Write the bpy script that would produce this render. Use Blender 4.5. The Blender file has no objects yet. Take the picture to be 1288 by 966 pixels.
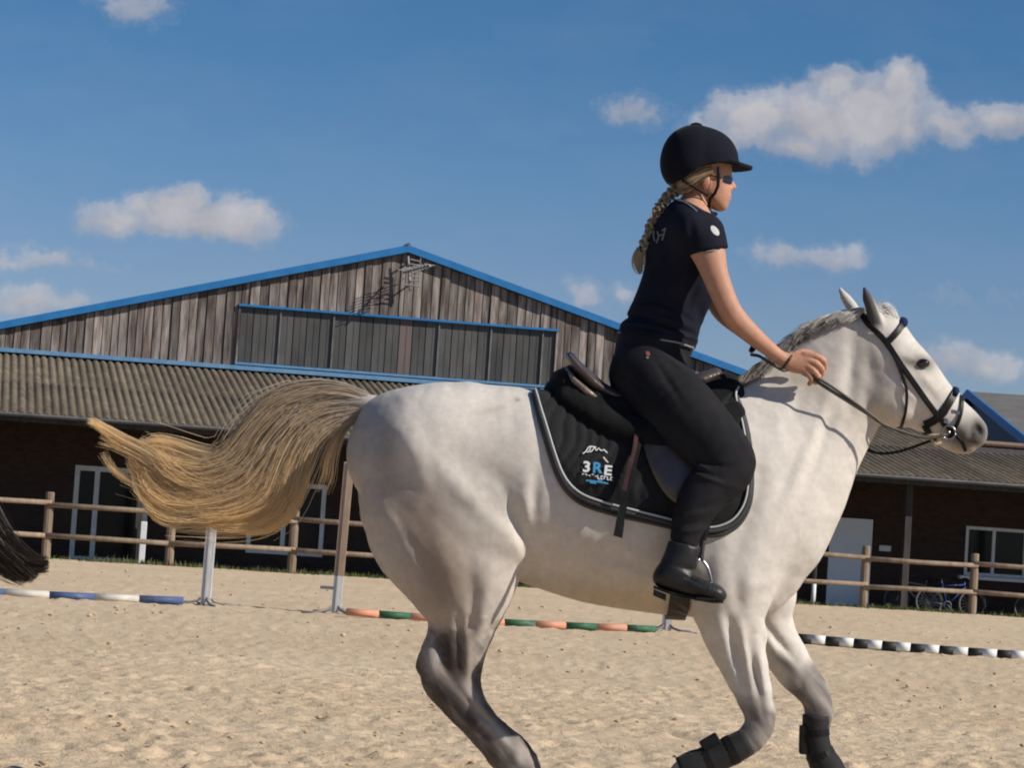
import bpy, math, random
import numpy as np
from math import radians, sin, cos, pi
from mathutils import Vector, Matrix

random.seed(7)
RNG = np.random.default_rng(11)
SC = bpy.context.scene
COL = SC.collection

# ------------------------------------------------------------------ camera
CAM_H, FPX, IW, IH = 1.05, 3400.0, 1288.0, 966.0
PITCH, ROLL = radians(3.17), radians(3.75)
_fw = np.array([0, cos(PITCH), sin(PITCH)])
_up0 = np.array([0, -sin(PITCH), cos(PITCH)])
_rt0 = np.array([1.0, 0, 0])
_rt = _rt0*cos(ROLL) + _up0*sin(ROLL)
_up = _up0*cos(ROLL) - _rt0*sin(ROLL)
CAMP = np.array([0, 0, CAM_H])

cam_d = bpy.data.cameras.new('camera')
cam_d.sensor_width = 36.0
cam_d.lens = FPX/IW*36.0
cam_d.clip_end = 3000
cam = bpy.data.objects.new('camera', cam_d)
COL.objects.link(cam)
m = Matrix.Identity(4)
for r in range(3):
    m[r][0], m[r][1], m[r][2], m[r][3] = _rt[r], _up[r], -_fw[r], CAMP[r]
cam.matrix_world = m
SC.camera = cam

def ray(px, py):
    return _rt*(px-IW/2)/FPX + _up*(IH/2-py)/FPX + _fw

def P(px, py, Y):
    """world point seen at a measured photo position, at distance Y in front"""
    d = ray(px, py)
    return CAMP + d*Y/d[1]

def G(px, py, z=0.0):
    """the point of the ground seen at a photo position"""
    d = ray(px, py)
    return CAMP + d*(z-CAM_H)/d[2]

# ------------------------------------------------------------------ light
SUN = Vector((1.30, -0.48, 1.0)).normalized()
SUN_EL = math.asin(SUN.z)
SUN_AZ = math.atan2(SUN.x, SUN.y)
sd = bpy.data.lights.new('sun', 'SUN')
sd.energy = 5.0
sd.angle = radians(0.55)
sd.color = (1.0, 0.93, 0.83)
so = bpy.data.objects.new('sun', sd)
COL.objects.link(so)
so.rotation_euler = SUN.to_track_quat('Z', 'Y').to_euler()

SC.view_settings.view_transform = 'Standard'
SC.view_settings.look = 'None'
SC.view_settings.exposure = 0.12
SC.view_settings.gamma = 1.0
SC.cycles.filter_width = 2.0
SC.view_settings.use_curve_mapping = False

world = bpy.data.worlds.new('World')
SC.world = world
world.use_nodes = True

class NT:
    """tiny node builder"""
    def __init__(s, tree):
        s.t = tree; s.n = tree.nodes; s.l = tree.links
    def new(s, kind, **kw):
        n = s.n.new(kind)
        for k, v in kw.items():
            setattr(n, k, v)
        return n
    def set(s, sock, v):
        if hasattr(v, 'is_output'):
            s.l.new(v, sock)
        else:
            sock.default_value = v
    def math(s, op, a, b=None, c=None, clamp=False):
        n = s.new('ShaderNodeMath', operation=op, use_clamp=clamp)
        s.set(n.inputs[0], a)
        if b is not None: s.set(n.inputs[1], b)
        if c is not None: s.set(n.inputs[2], c)
        return n.outputs[0]
    def vmath(s, op, a, b=None):
        n = s.new('ShaderNodeVectorMath', operation=op)
        s.set(n.inputs[0], a)
        if b is not None: s.set(n.inputs[1], b)
        return n.outputs['Value'] if op in ('LENGTH', 'DOT_PRODUCT') else n.outputs[0]
    def noise(s, vec, scale=5, detail=3, rough=0.5, dist=0.0, out='Fac'):
        n = s.new('ShaderNodeTexNoise')
        if vec is not None: s.l.new(vec, n.inputs['Vector'])
        n.inputs['Scale'].default_value = scale
        n.inputs['Detail'].default_value = detail
        n.inputs['Roughness'].default_value = rough
        n.inputs['Distortion'].default_value = dist
        return n.outputs[out]
    def mapping(s, vec, scale=(1, 1, 1), rot=(0, 0, 0), loc=(0, 0, 0)):
        n = s.new('ShaderNodeMapping')
        s.l.new(vec, n.inputs[0])
        n.inputs['Scale'].default_value = scale
        n.inputs['Rotation'].default_value = rot
        s.set(n.inputs['Location'], loc)
        return n.outputs[0]
    def ramp(s, fac, stops, interp='LINEAR'):
        n = s.new('ShaderNodeValToRGB')
        s.l.new(fac, n.inputs[0])
        r = n.color_ramp
        r.interpolation = interp
        while len(r.elements) < len(stops): r.elements.new(0.5)
        for e, (p, c) in zip(r.elements, stops):
            e.position = p
            e.color = (c, c, c, 1) if isinstance(c, (int, float)) else (*c, 1)
        return n.outputs[0]
    def mix(s, f, a, b, mode='MIX'):
        n = s.new('ShaderNodeMix', data_type='RGBA', blend_type=mode)
        s.set(n.inputs['Factor'], f)
        for k, v in (('A', a), ('B', b)):
            sock = [q for q in n.inputs if q.name == k and q.type == 'RGBA'][0]
            s.set(sock, (*v, 1) if isinstance(v, tuple) and len(v) == 3 else v)
        return [q for q in n.outputs if q.type == 'RGBA'][0]
    def bump(s, h, strength=0.3, dist=0.01, normal=None):
        n = s.new('ShaderNodeBump')
        n.inputs['Strength'].default_value = strength
        n.inputs['Distance'].default_value = dist
        s.l.new(h, n.inputs['Height'])
        if normal is not None: s.l.new(normal, n.inputs['Normal'])
        return n.outputs[0]

def build_sky():
    w = NT(world.node_tree)
    w.n.clear()
    out = w.new('ShaderNodeOutputWorld')
    bg = w.new('ShaderNodeBackground')
    bg.inputs['Strength'].default_value = 0.10
    sky = w.new('ShaderNodeTexSky', sky_type='NISHITA')
    sky.sun_disc = False
    sky.sun_elevation = SUN_EL
    sky.sun_rotation = SUN_AZ
    sky.altitude = 0
    sky.air_density = 0.9
    sky.dust_density = 0.2
    sky.ozone_density = 3.2
    tc = w.new('ShaderNodeTexCoord')
    g = tc.outputs['Generated']
    sep = w.new('ShaderNodeSeparateXYZ'); w.l.new(g, sep.inputs[0])
    yy = w.math('MAXIMUM', sep.outputs[1], 0.05)
    az = w.math('DIVIDE', sep.outputs[0], yy)
    el = w.math('DIVIDE', sep.outputs[2], yy)
    comb = w.new('ShaderNodeCombineXYZ')
    w.l.new(az, comb.inputs[0]); w.l.new(el, comb.inputs[1])
    uv = comb.outputs[0]
    # lateral wobble of the outlines
    nz = w.noise(uv, 55, 5, 0.55, 0.0, 'Color')
    wob = w.vmath('SCALE', w.vmath('SUBTRACT', nz, (0.5, 0.5, 0.5)))
    wob.node.inputs['Scale'].default_value = 0.012
    uvw = w.vmath('ADD', uv, wob)
    # blobs: photo x, y, radius x, radius y, weight
    blobs = [
        (150, 275, 66, 24, .85), (215, 268, 66, 32, 1.15), (240, 252, 32, 22, 1.1), (262, 276, 60, 28, 1.15), (300, 278, 56, 32, 1.15), (180, 258, 30, 16, .8),
        (330, 270, 18, 20, .8),
        (902, 168, 48, 27, .8), (950, 150, 70, 38, 1.0), (1030, 155, 90, 52, 1.1), (1100, 145, 80, 58, 1.15), (1135, 110, 32, 34, 1.1),
        (1060, 105, 42, 26, 1.0), (1190, 155, 60, 26, .95), (1260, 150, 60, 26, .95), (1010, 188, 70, 20, .8),
        (796, 137, 42, 24, .60), (985, 322, 50, 20, .55), (1050, 325, 46, 20, .62),
        (1195, 455, 55, 28, .75), (1240, 462, 42, 24, .75),
        (35, 378, 45, 22, .85), (85, 380, 50, 16, .5), (70, 325, 62, 17, .5), (10, 325, 50, 14, .35),
        (170, 8, 60, 26, .50), (735, 372, 26, 20, .50), (790, 368, 26, 16, .35), (1230, 372, 60, 14, .1),
    ]
    dens = None
    low = None
    for bx, by, rx, ry, wt in blobs:
        d = ray(bx, by)
        c = (d[0]/d[1], d[2]/d[1], 0)
        q = w.mapping(w.vmath('SUBTRACT', uvw, c), scale=(FPX/rx, FPX/ry, 1), rot=(0, 0, 0))
        L = w.vmath('LENGTH', q)
        b = w.math('MULTIPLY', w.math('SUBTRACT', 1.25, L), wt)
        dens = b if dens is None else w.math('SMOOTH_MAX', dens, b, 0.25)
        sq = w.new('ShaderNodeSeparateXYZ'); w.l.new(q, sq.inputs[0])
        # signed height inside the blob, weighted by how much this blob counts
        k = w.math('POWER', w.math('MAXIMUM', b, 0.0), 2.0)
        t = w.math('MULTIPLY', sq.outputs[1], k)
        low = (t, k) if low is None else (w.math('ADD', low[0], t), w.math('ADD', low[1], k))
    fine = w.noise(uv, 150, 6, 0.6)
    broad = w.noise(uv, 45, 4, 0.55)
    d2 = w.math('ADD', dens, w.math('MULTIPLY', w.math('SUBTRACT', fine, 0.5), 0.85))
    d2 = w.math('ADD', d2, w.math('MULTIPLY', w.math('SUBTRACT', broad, 0.5), 0.75))
    mask = w.ramp(d2, [(0.0, 0.0), (0.15, 0.08), (0.50, 0.55), (1.0, 0.90)], 'EASE')
    # thin high veil, a little denser towards the horizon
    veil = w.ramp(w.noise(w.mapping(uv, scale=(1, 2.6, 1)), 16, 5, 0.6), [(0.45, 0.0), (0.85, 0.07)])
    mask = w.math('MAXIMUM', mask, veil)
    # the rest of the sky: scattered fair-weather clouds on a flat layer
    zz = w.math('MAXIMUM', sep.outputs[2], 0.04)
    pl = w.new('ShaderNodeCombineXYZ')
    w.l.new(w.math('DIVIDE', sep.outputs[0], zz), pl.inputs[0])
    w.l.new(w.math('DIVIDE', sep.outputs[1], zz), pl.inputs[1])
    oth = w.ramp(w.noise(pl.outputs[0], 0.9, 6, 0.6), [(0.60, 0.0), (0.72, 0.7)])
    infr = w.math('MULTIPLY', w.math('GREATER_THAN', sep.outputs[1], 0.0), w.math('LESS_THAN', w.math('ABSOLUTE', az), 0.45))
    infr = w.math('MULTIPLY', infr, w.math('LESS_THAN', el, 0.35))
    infr_n = w.math('SUBTRACT', 1.0, infr)
    mask = w.math('MAXIMUM', w.math('MULTIPLY', mask, infr), w.math('MULTIPLY', oth, infr_n))
    hgt = w.math('DIVIDE', low[0], w.math('MAXIMUM', low[1], 0.001))
    hs = w.math('ADD', w.math('MULTIPLY', hgt, 0.45), w.math('MULTIPLY', w.math('SUBTRACT', broad, 0.5), 2.2))
    hs = w.math('ADD', w.math('MULTIPLY', hs, 0.5), 0.5, clamp=True)
    ccol = w.mix(hs, (2.7, 2.75, 3.2), (6.2, 5.95, 6.0))
    skyc = w.mix(1.0, sky.outputs[0], w.ramp(sep.outputs[2], [(0.0, (.60, .60, .72)), (.09, (.52, .575, .715)), (.125, (.445, .575, .72)), (.18, (.33, .545, .70)), (.35, (.33, .55, .70)), (1.0, (.45, .66, .80))]), 'MULTIPLY')
    col = w.mix(mask, skyc, ccol)
    w.l.new(col, bg.inputs[0])
    w.l.new(bg.outputs[0], out.inputs[0])

SKY_TINT = (1.0, 1.0, 1.0)
build_sky()

# ------------------------------------------------------------------ materials
def mat(name, base=(.5, .5, .5), rough=.7, build=None, metallic=0.0, spec=0.5, **kw):
    m = bpy.data.materials.new(name)
    m.use_nodes = True
    t = NT(m.node_tree)
    b = m.node_tree.nodes['Principled BSDF']
    b.inputs['Base Color'].default_value = (*base, 1)
    b.inputs['Roughness'].default_value = rough
    b.inputs['Metallic'].default_value = metallic
    b.inputs['Specular IOR Level'].default_value = spec
    for k, v in kw.items():
        b.inputs[k].default_value = v
    if build: build(t, b)
    return m

def coords(t, kind='Object'):
    return t.new('ShaderNodeTexCoord').outputs[kind]

def worn(c1, c2, scale=6, stretch=(1, 1, 1), rough=.75, bump=.15, bdist=.004, rnd=.25, c3=None, s3=30, spec=.3, metallic=0.0, lo=.35, hi=.65):
    """two tones broken up by noise, a per-object shift and fine relief"""
    def f(t, b):
        co = coords(t)
        oi = t.new('ShaderNodeObjectInfo')
        sh = t.new('ShaderNodeCombineXYZ')
        r = oi.outputs['Random']
        t.l.new(t.math('MULTIPLY', r, 37.0), sh.inputs[0]); t.l.new(t.math('MULTIPLY', r, 91.0), sh.inputs[2])
        v = t.mapping(co, scale=stretch)
        v = t.vmath('ADD', v, sh.outputs[0])
        n = t.noise(v, scale, 6, .6)
        col = t.mix(t.ramp(n, [(lo, 0.), (hi, 1.)]), c1, c2)
        if c3 is not None:
            n3 = t.noise(v, s3, 4, .6)
            col = t.mix(t.ramp(n3, [(.55, 0.), (.72, 1.)]), col, c3)
        k = t.math('ADD', t.math('MULTIPLY', r, rnd), 1.0-rnd*.5)
        kc = t.new('ShaderNodeCombineXYZ')
        for i in range(3): t.l.new(k, kc.inputs[i])
        col = t.mix(1.0, col, kc.outputs[0], 'MULTIPLY')
        t.l.new(col, b.inputs['Base Color'])
        t.l.new(t.bump(t.noise(v, scale*6, 4, .6), bump, bdist), b.inputs['Normal'])
    return mat('worn', c1, rough, f, spec=spec, metallic=metallic)

# ------------------------------------------------------------------ objects
def root_loc(o):
    while o is not None and o.parent is not None: o = o.parent
    return np.array(o.location) if o is not None else np.zeros(3)

def thing(name, label, cat, loc, group=None):
    o = bpy.data.objects.new(name, None)
    o.empty_display_size = .2
    COL.objects.link(o)
    o.location = tuple(float(q) for q in loc)
    o['label'] = label; o['category'] = cat
    if group: o['group'] = group
    return o

def mesh_data(name, V, F, m, smooth=False, mats=None, midx=None):
    me = bpy.data.meshes.new(name)
    V = np.asarray(V, dtype=np.float32)
    if isinstance(F, np.ndarray):
        n, k = F.shape
        me.vertices.add(len(V)); me.vertices.foreach_set('co', V.ravel())
        me.loops.add(n*k); me.loops.foreach_set('vertex_index', F.astype(np.int32).ravel())
        me.polygons.add(n)
        me.polygons.foreach_set('loop_start', np.arange(0, n*k, k, dtype=np.int32))
        me.update(calc_edges=True)
    else:
        me.from_pydata(V.tolist(), [], [list(f) for f in F]); me.update()
    me.polygons.foreach_set('use_smooth', np.full(len(me.polygons), smooth, dtype=bool))
    for mm in (mats or [m]): me.materials.append(mm)
    if midx is not None: me.polygons.foreach_set('material_index', np.asarray(midx, dtype=np.int32))
    return me

def part(name, V, F, m, parent=None, smooth=False, kind=None, label=None, mats=None, midx=None):
    """a mesh given in world coordinates, hung under its parent"""
    V = np.asarray(V, dtype=float) - root_loc(parent)
    o = bpy.data.objects.new(name, mesh_data(name, V, F, m, smooth, mats, midx))
    COL.objects.link(o)
    if parent is not None: o.parent = parent
    if kind: o['kind'] = kind
    if label: o['label'] = label
    return o

def tag(o, label=None, cat=None, group=None, kind=None):
    if label: o['label'] = label
    if cat: o['category'] = cat
    if group: o['group'] = group
    if kind: o['kind'] = kind
    return o

def inst(name, me, M, parent):
    o = bpy.data.objects.new(name, me)
    COL.objects.link(o)
    o.parent = parent
    o.matrix_local = Matrix.Translation(-Vector(root_loc(parent))) @ M
    return o

def copy_tree(o, parent=None):
    c = o.copy(); COL.objects.link(c); c.parent = parent
    for ch in list(o.children): copy_tree(ch, c)
    return c

class MB:
    """collects shapes for one mesh"""
    def __init__(s): s.V = []; s.F = []; s.n = 0
    def add(s, V, F):
        V = np.asarray(V, float)
        s.V.append(V); s.F += [tuple(int(i)+s.n for i in f) for f in F]; s.n += len(V)
        return s
    def box(s, c, size, R=None, bev=0.0):
        x, y, z = np.array(size)/2
        if bev > 0:
            b = bev
            pts = []
            for sx in (-1, 1):
                for sy in (-1, 1):
                    for sz in (-1, 1):
                        pts += [(sx*x, sy*(y-b), sz*(z-b)), (sx*(x-b), sy*y, sz*(z-b)), (sx*(x-b), sy*(y-b), sz*z)]
            import bmesh
            bm = bmesh.new()
            for p in pts: bm.verts.new(p)
            bmesh.ops.convex_hull(bm, input=bm.verts)
            bm.verts.index_update()
            V = np.array([v.co[:] for v in bm.verts]); F = [[v.index for v in f.verts] for f in bm.faces]
            bm.free()
        else:
            V = np.array([(a, b_, c_) for a in (-x, x) for b_ in (-y, y) for c_ in (-z, z)])
            F = [(0, 1, 3, 2), (4, 6, 7, 5), (0, 4, 5, 1), (2, 3, 7, 6), (0, 2, 6, 4), (1, 5, 7, 3)]
        if R is not None: V = V @ np.array(R).T
        return s.add(V+np.array(c), F)
    def tube(s, pts, rad, n=8, cap=True, flat=None):
        """tube along points; rad scalar or list; flat=(vec, ratio) squashes the section along vec"""
        pts = np.array(pts, float); k = len(pts)
        rad = np.full(k, rad) if np.isscalar(rad) else np.array(rad, float)
        T = np.gradient(pts, axis=0); T /= np.linalg.norm(T, axis=1)[:, None]+1e-9
        u = np.cross(T[0], [0, 0, 1.]);
        if np.linalg.norm(u) < .1: u = np.cross(T[0], [0, 1., 0])
        V = []
        for i in range(k):
            u = u - T[i]*(u@T[i]); u /= np.linalg.norm(u); v = np.cross(T[i], u)
            for j in range(n):
                a = 2*pi*j/n
                o = (u*cos(a)+v*sin(a))*rad[i]
                if flat is not None:
                    fv = np.array(flat[0], float); fv /= np.linalg.norm(fv)
                    o = o - fv*(o@fv)*(1-flat[1])
                V.append(pts[i]+o)
        F = [(i*n+j, i*n+(j+1) % n, (i+1)*n+(j+1) % n, (i+1)*n+j) for i in range(k-1) for j in range(n)]
        if cap: F += [tuple(range(n-1, -1, -1)), tuple(range((k-1)*n, k*n))]
        return s.add(V, F)
    def build(s, name, m, parent=None, smooth=False, **kw):
        return part(name, np.vstack(s.V), s.F, m, parent, smooth, **kw)

def spl(pts, n=6):
    """Catmull-Rom through rows of any width"""
    p = np.array(pts, float)
    q = np.vstack([2*p[0]-p[1], p, 2*p[-1]-p[-2]])
    out = []
    for i in range(1, len(q)-2):
        for t in np.arange(n)/n:
            out.append(.5*((2*q[i])+(-q[i-1]+q[i+1])*t+(2*q[i-1]-5*q[i]+4*q[i+1]-q[i+2])*t*t+(-q[i-1]+3*q[i]-3*q[i+1]+q[i+2])*t**3))
    out.append(p[-1])
    return np.array(out)
# ------------------------------------------------------------------ ground
def fbm(x, y, seed, octaves, base, gain=.55):
    """value-noise fractal on arrays"""
    out = np.zeros_like(x); amp = 1.0; fr = base
    for o in range(octaves):
        r = np.random.default_rng(seed+o); tab = r.random((256, 256))
        X = x*fr+o*17.3; Y = y*fr+o*9.1
        xi = np.floor(X).astype(int); yi = np.floor(Y).astype(int)
        fx = X-xi; fy = Y-yi; fx = fx*fx*(3-2*fx); fy = fy*fy*(3-2*fy)
        a = tab[xi % 256, yi % 256]; b = tab[(xi+1) % 256, yi % 256]
        c = tab[xi % 256, (yi+1) % 256]; d = tab[(xi+1) % 256, (yi+1) % 256]
        out += amp*((a*(1-fx)+b*fx)*(1-fy)+(c*(1-fx)+d*fx)*fy-.5)
        amp *= gain; fr *= 2.03
    return out

def sand_mat():
    def f(t, b):
        co = coords(t)
        broad = t.noise(co, 0.35, 5, .55)
        mid = t.noise(co, 4.5, 6, .65)
        col = t.mix(t.ramp(broad, [(.3, 0.), (.7, 1.)]), (.55, .42, .278), (.62, .49, .34))
        col = t.mix(t.ramp(mid, [(.50, 0.), (.72, .6)]), col, (.52, .375, .24))
        shade_specks = t.noise(co, 10.0, 6, .72, .8)  # dark specks painted in for the shade of clods and hoof prints
        col = t.mix(t.ramp(shade_specks, [(.60, 0.), (.67, .8)]), col, (.29, .205, .125))
        pale = t.noise(co, 22, 4, .6)
        col = t.mix(t.ramp(pale, [(.56, 0.), (.72, .5)]), col, (.64, .52, .37))
        t.l.new(col, b.inputs['Base Color'])
        h = t.math('ADD', t.math('MULTIPLY', t.noise(co, 26, 6, .65), 1.0), t.math('MULTIPLY', t.noise(co, 120, 4, .6), .3))
        t.l.new(t.bump(h, .9, .022), b.inputs['Normal'])
    return mat('sand', (.5, .4, .26), .95, f, spec=.1)

M_SAND = sand_mat()

def build_ground():
    # arena surface: a fan of rows from in front of the camera to the fence, churned by hooves
    ny, nx = 460, 400
    ys = np.concatenate([np.linspace(3.5, 8.8, 30)[:-1], np.arange(8.8, 20, .036), 20*(57.0/20)**np.linspace(0, 1, 160)]); ny = len(ys)
    us = np.concatenate([-np.linspace(.60, .235, 50)[:-1], np.linspace(-.235, .235, 350), np.linspace(.235, .60, 50)[1:]]); nx = len(us)
    Yg, U = np.meshgrid(ys, us, indexing='ij')
    X = U*Yg*1.0
    lim = FENCE_Y0 + (X-FENCE_X0)*FENCE_S + .35
    Yc = np.minimum(Yg, lim)
    h = .028*fbm(X, Yc, 3, 3, .5) + .008*fbm(X, Yc, 21, 2, 5.0, .6) + .011*np.abs(fbm(X, Yc, 31, 3, 10.0, .6)) + .012*fbm(X, Yc, 41, 2, 17., .6)
    # hoof marks
    r = np.random.default_rng(5)
    for i in range(5600):
        yy = 9+46*r.random()**1.15; xx = (r.random()-.5)*.5*yy*1.1
        rad = .035+.06*r.random()
        i0, i1 = np.searchsorted(ys, (yy-.4, yy+.4))
        j0, j1 = np.searchsorted(us, ((xx-.4)/yy, (xx+.4)/yy))
        if i1 <= i0 or j1 <= j0: continue
        dx = X[i0:i1, j0:j1]-xx; dy = Yg[i0:i1, j0:j1]-yy
        q = np.sqrt(dx*dx+dy*dy)/rad
        h[i0:i1, j0:j1] += .008*np.exp(-(q-1.5)**2*3)-.018*np.exp(-q*q*1.3)
    edge = np.clip((lim-Yg)/.6, 0, 1)
    Z = h*edge
    V = np.stack([X, Yc, Z], -1).reshape(-1, 3)
    a = np.arange(ny*nx).reshape(ny, nx)
    F = np.stack([a[:-1, :-1], a[:-1, 1:], a[1:, 1:], a[1:, :-1]], -1).reshape(-1, 4)
    keep = (Yg[:-1, :-1] < lim[:-1, :-1]).ravel()
    part('sand_arena', V, F[keep], M_SAND, smooth=True, kind='structure')
    # the rest of the ground to the horizon
    dirt = worn((.16, .14, .10), (.11, .11, .07), 1.2, rough=.95, rnd=0)
    mb = MB(); L = 1500
    mb.add([(-L, -L, -.2), (L, -L, -.2), (L, L, -.2), (-L, L, -.2)], [(0, 1, 2, 3)])
    mb.build('ground', dirt, kind='structure')
    mb = MB()   # arena footing outside the churned fan
    fl = lambda x: FENCE_Y0+(x-FENCE_X0)*FENCE_S+.35
    mb.add([(-34, -14, -.045), (34, -14, -.045), (34, fl(34), -.045), (-34, fl(-34), -.045)], [(0, 1, 2, 3)])
    mb.add([(-34, fl(-34), -.045), (34, fl(34), -.045), (34, fl(34)+.9, -.2), (-34, fl(-34)+.9, -.2)], [(0, 1, 2, 3)])
    mb.build('arena_footing', M_SAND, kind='structure')

# fence line, from its first and last posts
_a = P(57, 700, 51.9); _b = P(1223, 773, 56.4)
FENCE_X0, FENCE_Y0 = _a[0], _a[1]
FENCE_S = (_b[1]-_a[1])/(_b[0]-_a[0])
def fence_pt(px, py=740):
    d = ray(px, py)
    # X = Y*d0/d1 on the fence line
    k = d[0]/d[1]
    Y = (FENCE_Y0-FENCE_X0*FENCE_S)/(1-k*FENCE_S)
    return np.array([k*Y, Y, 0.0])

build_ground()

def build_clods():
    r = np.random.default_rng(77)
    base = [(0, 0, 1), (.89, 0, .2), (.28, .85, .2), (-.72, .53, .2), (-.72, -.53, .2), (.28, -.85, .2), (0, 0, -.6)]
    base = np.array(base)
    f0 = [(0, 1, 2), (0, 2, 3), (0, 3, 4), (0, 4, 5), (0, 5, 1), (6, 2, 1), (6, 3, 2), (6, 4, 3), (6, 5, 4), (6, 1, 5)]
    V = []; F = []
    for i in range(900):
        y = 9.5+38*r.random()**1.5; x = (r.random()-.5)*.47*y
        if y > FENCE_Y0+(x-FENCE_X0)*FENCE_S-.3: continue
        s = (.006+.016*r.random()**3)*(1+.35*(y > 20))
        if r.random() < .3: x += .05*r.normal(); y += .05*r.normal()
        q = base*(1+.35*r.normal(size=base.shape))*np.array([1.3, 1.1, .62])*s
        a = r.random()*6.28; c_, s_ = cos(a), sin(a)
        q = q@np.array([[c_, s_, 0], [-s_, c_, 0], [0, 0, 1]])
        b = len(V)*7
        V.append(q+np.array([x, y, .010+s*.2])); F += [(b+i_, b+j_, b+k_) for i_, j_, k_ in f0]
    m = worn((.56, .415, .26), (.40, .29, .18), 3, rough=.95, rnd=0, spec=.1)
    o = part('sand_clods', np.vstack(V), np.array(F), m, smooth=True, kind='stuff')
    tag(o, 'small clods and kicked-up lumps scattered over the pale sand', 'sand clods')
build_clods()

# grass tufts along the foot of the fence
def build_grass():
    V = []; F = []
    r = np.random.default_rng(9)
    n = 15000
    cols = []
    for i in range(n):
        x = -13+26*r.random(); side = r.random()
        yb = FENCE_Y0+(x-FENCE_X0)*FENCE_S
        off = r.normal(.15, .30)
        dens = .5+.5*math.sin(x*1.7)+.4*math.sin(x*4.1+1)
        if r.random() > .35+.65*dens: continue
        y = yb+off
        z = 0 if off < .3 else -.1
        hgt = (.05+.09*r.random()*r.random())*(1.5 if r.random() < .04 else 1)
        a = r.random()*pi; w = .010+.012*r.random()
        lx, ly = r.normal(0, .04, 2)
        b = len(V)
        V += [(x-w*cos(a), y-w*sin(a), z-.02), (x+w*cos(a), y+w*sin(a), z-.02), (x+lx, y+ly, z+hgt)]
        F.append((b, b+1, b+2))
    g = worn((.060, .082, .026), (.12, .135, .045), 3, rough=.8, rnd=0, c3=(.17, .15, .07), s3=8)
    o = part('grass', V, np.array(F), g, kind='stuff')
    tag(o, 'strip of short green grass along the foot of the rail fence', 'grass')
build_grass()

# ------------------------------------------------------------------ barn
BETA = radians(11)
APEX = P(512, 313.5, 67.0)
E1 = np.array([cos(BETA), sin(BETA), 0]); E2 = np.array([sin(BETA), -cos(BETA), 0]); EZ = np.array([0, 0, 1.])
def Bw(d, t, z): return np.array([APEX[0], APEX[1], 0])+E1*d+E2*t+EZ*z
def PB(px, py, t):
    d = ray(px, py); O = Bw(0, t, 0); k = ((O-CAMP)@E2)/(d@E2); p = CAMP+d*k
    return (p-Bw(0, 0, 0))@E1, p[2]
RB = np.array([E1, -E2, EZ]).T      # local x along the wall, y away from the camera, z up
MBW = Matrix(((E1[0], -E2[0], 0, 0), (E1[1], -E2[1], 0, 0), (0, 0, 1, 0), (0, 0, 0, 1)))

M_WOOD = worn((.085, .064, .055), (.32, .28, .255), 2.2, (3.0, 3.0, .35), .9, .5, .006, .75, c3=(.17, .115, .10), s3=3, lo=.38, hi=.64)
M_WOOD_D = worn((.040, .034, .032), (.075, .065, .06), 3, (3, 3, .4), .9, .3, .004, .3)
M_BLUE = worn((.018, .145, .37), (.026, .18, .43), 3, rough=.5, bump=.05, rnd=.05)
M_BLUE_L = worn((.10, .23, .40), (.15, .29, .45), 4, rough=.6, bump=.1, rnd=.1)
M_PANEL = worn((.062, .061, .060), (.098, .096, .092), 1.5, (1, 1, .5), .45, .15, .003, .35)
M_PANEL_W = worn((.13, .105, .095), (.17, .13, .12), 1.5, (1, 1, .5), .6, .15, .003, .2)
M_ROOF = worn((.150, .120, .086), (.095, .077, .057), 2.4, (1, .35, 1), .95, .5, .006, .22, c3=(.19, .165, .12), s3=5)
M_GUT = worn((.13, .125, .13), (.18, .175, .18), 2, rough=.5, rnd=.1, metallic=.3)
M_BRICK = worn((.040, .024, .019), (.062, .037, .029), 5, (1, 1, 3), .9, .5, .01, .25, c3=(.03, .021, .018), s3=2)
M_WHITE = worn((.62, .62, .62), (.74, .74, .73), 4, rough=.6, rnd=.08)
M_DOOR = worn((.76, .77, .80), (.80, .81, .84), 2, rough=.55, rnd=.05)
M_FRAME = worn((.66, .65, .63), (.76, .75, .73), 4, rough=.6, rnd=.1)
M_TAN = worn((.30, .22, .13), (.38, .28, .17), 2, rough=.7, rnd=.1)
def glass_f(t, b):
    b.inputs['Roughness'].default_value = .08
M_GLASS = mat('window_glass', (.008, .009, .010), .12, spec=.2)
M_DARK = mat('dark_gap', (.012, .011, .010), .9)

HL_Z = 4.66       # height of the ledge where lean-to meets gable
T_EAVE = 8.75; Z_EAVE = 2.93; Z_YARD = -.2
T_WALL = 6.0
SL = (APEX[2]-5.25)/9.78
def rake(d): return APEX[2] - SL*abs(d)
DH = (APEX[2]-HL_Z)/SL           # half width of the hall at ledge height

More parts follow.
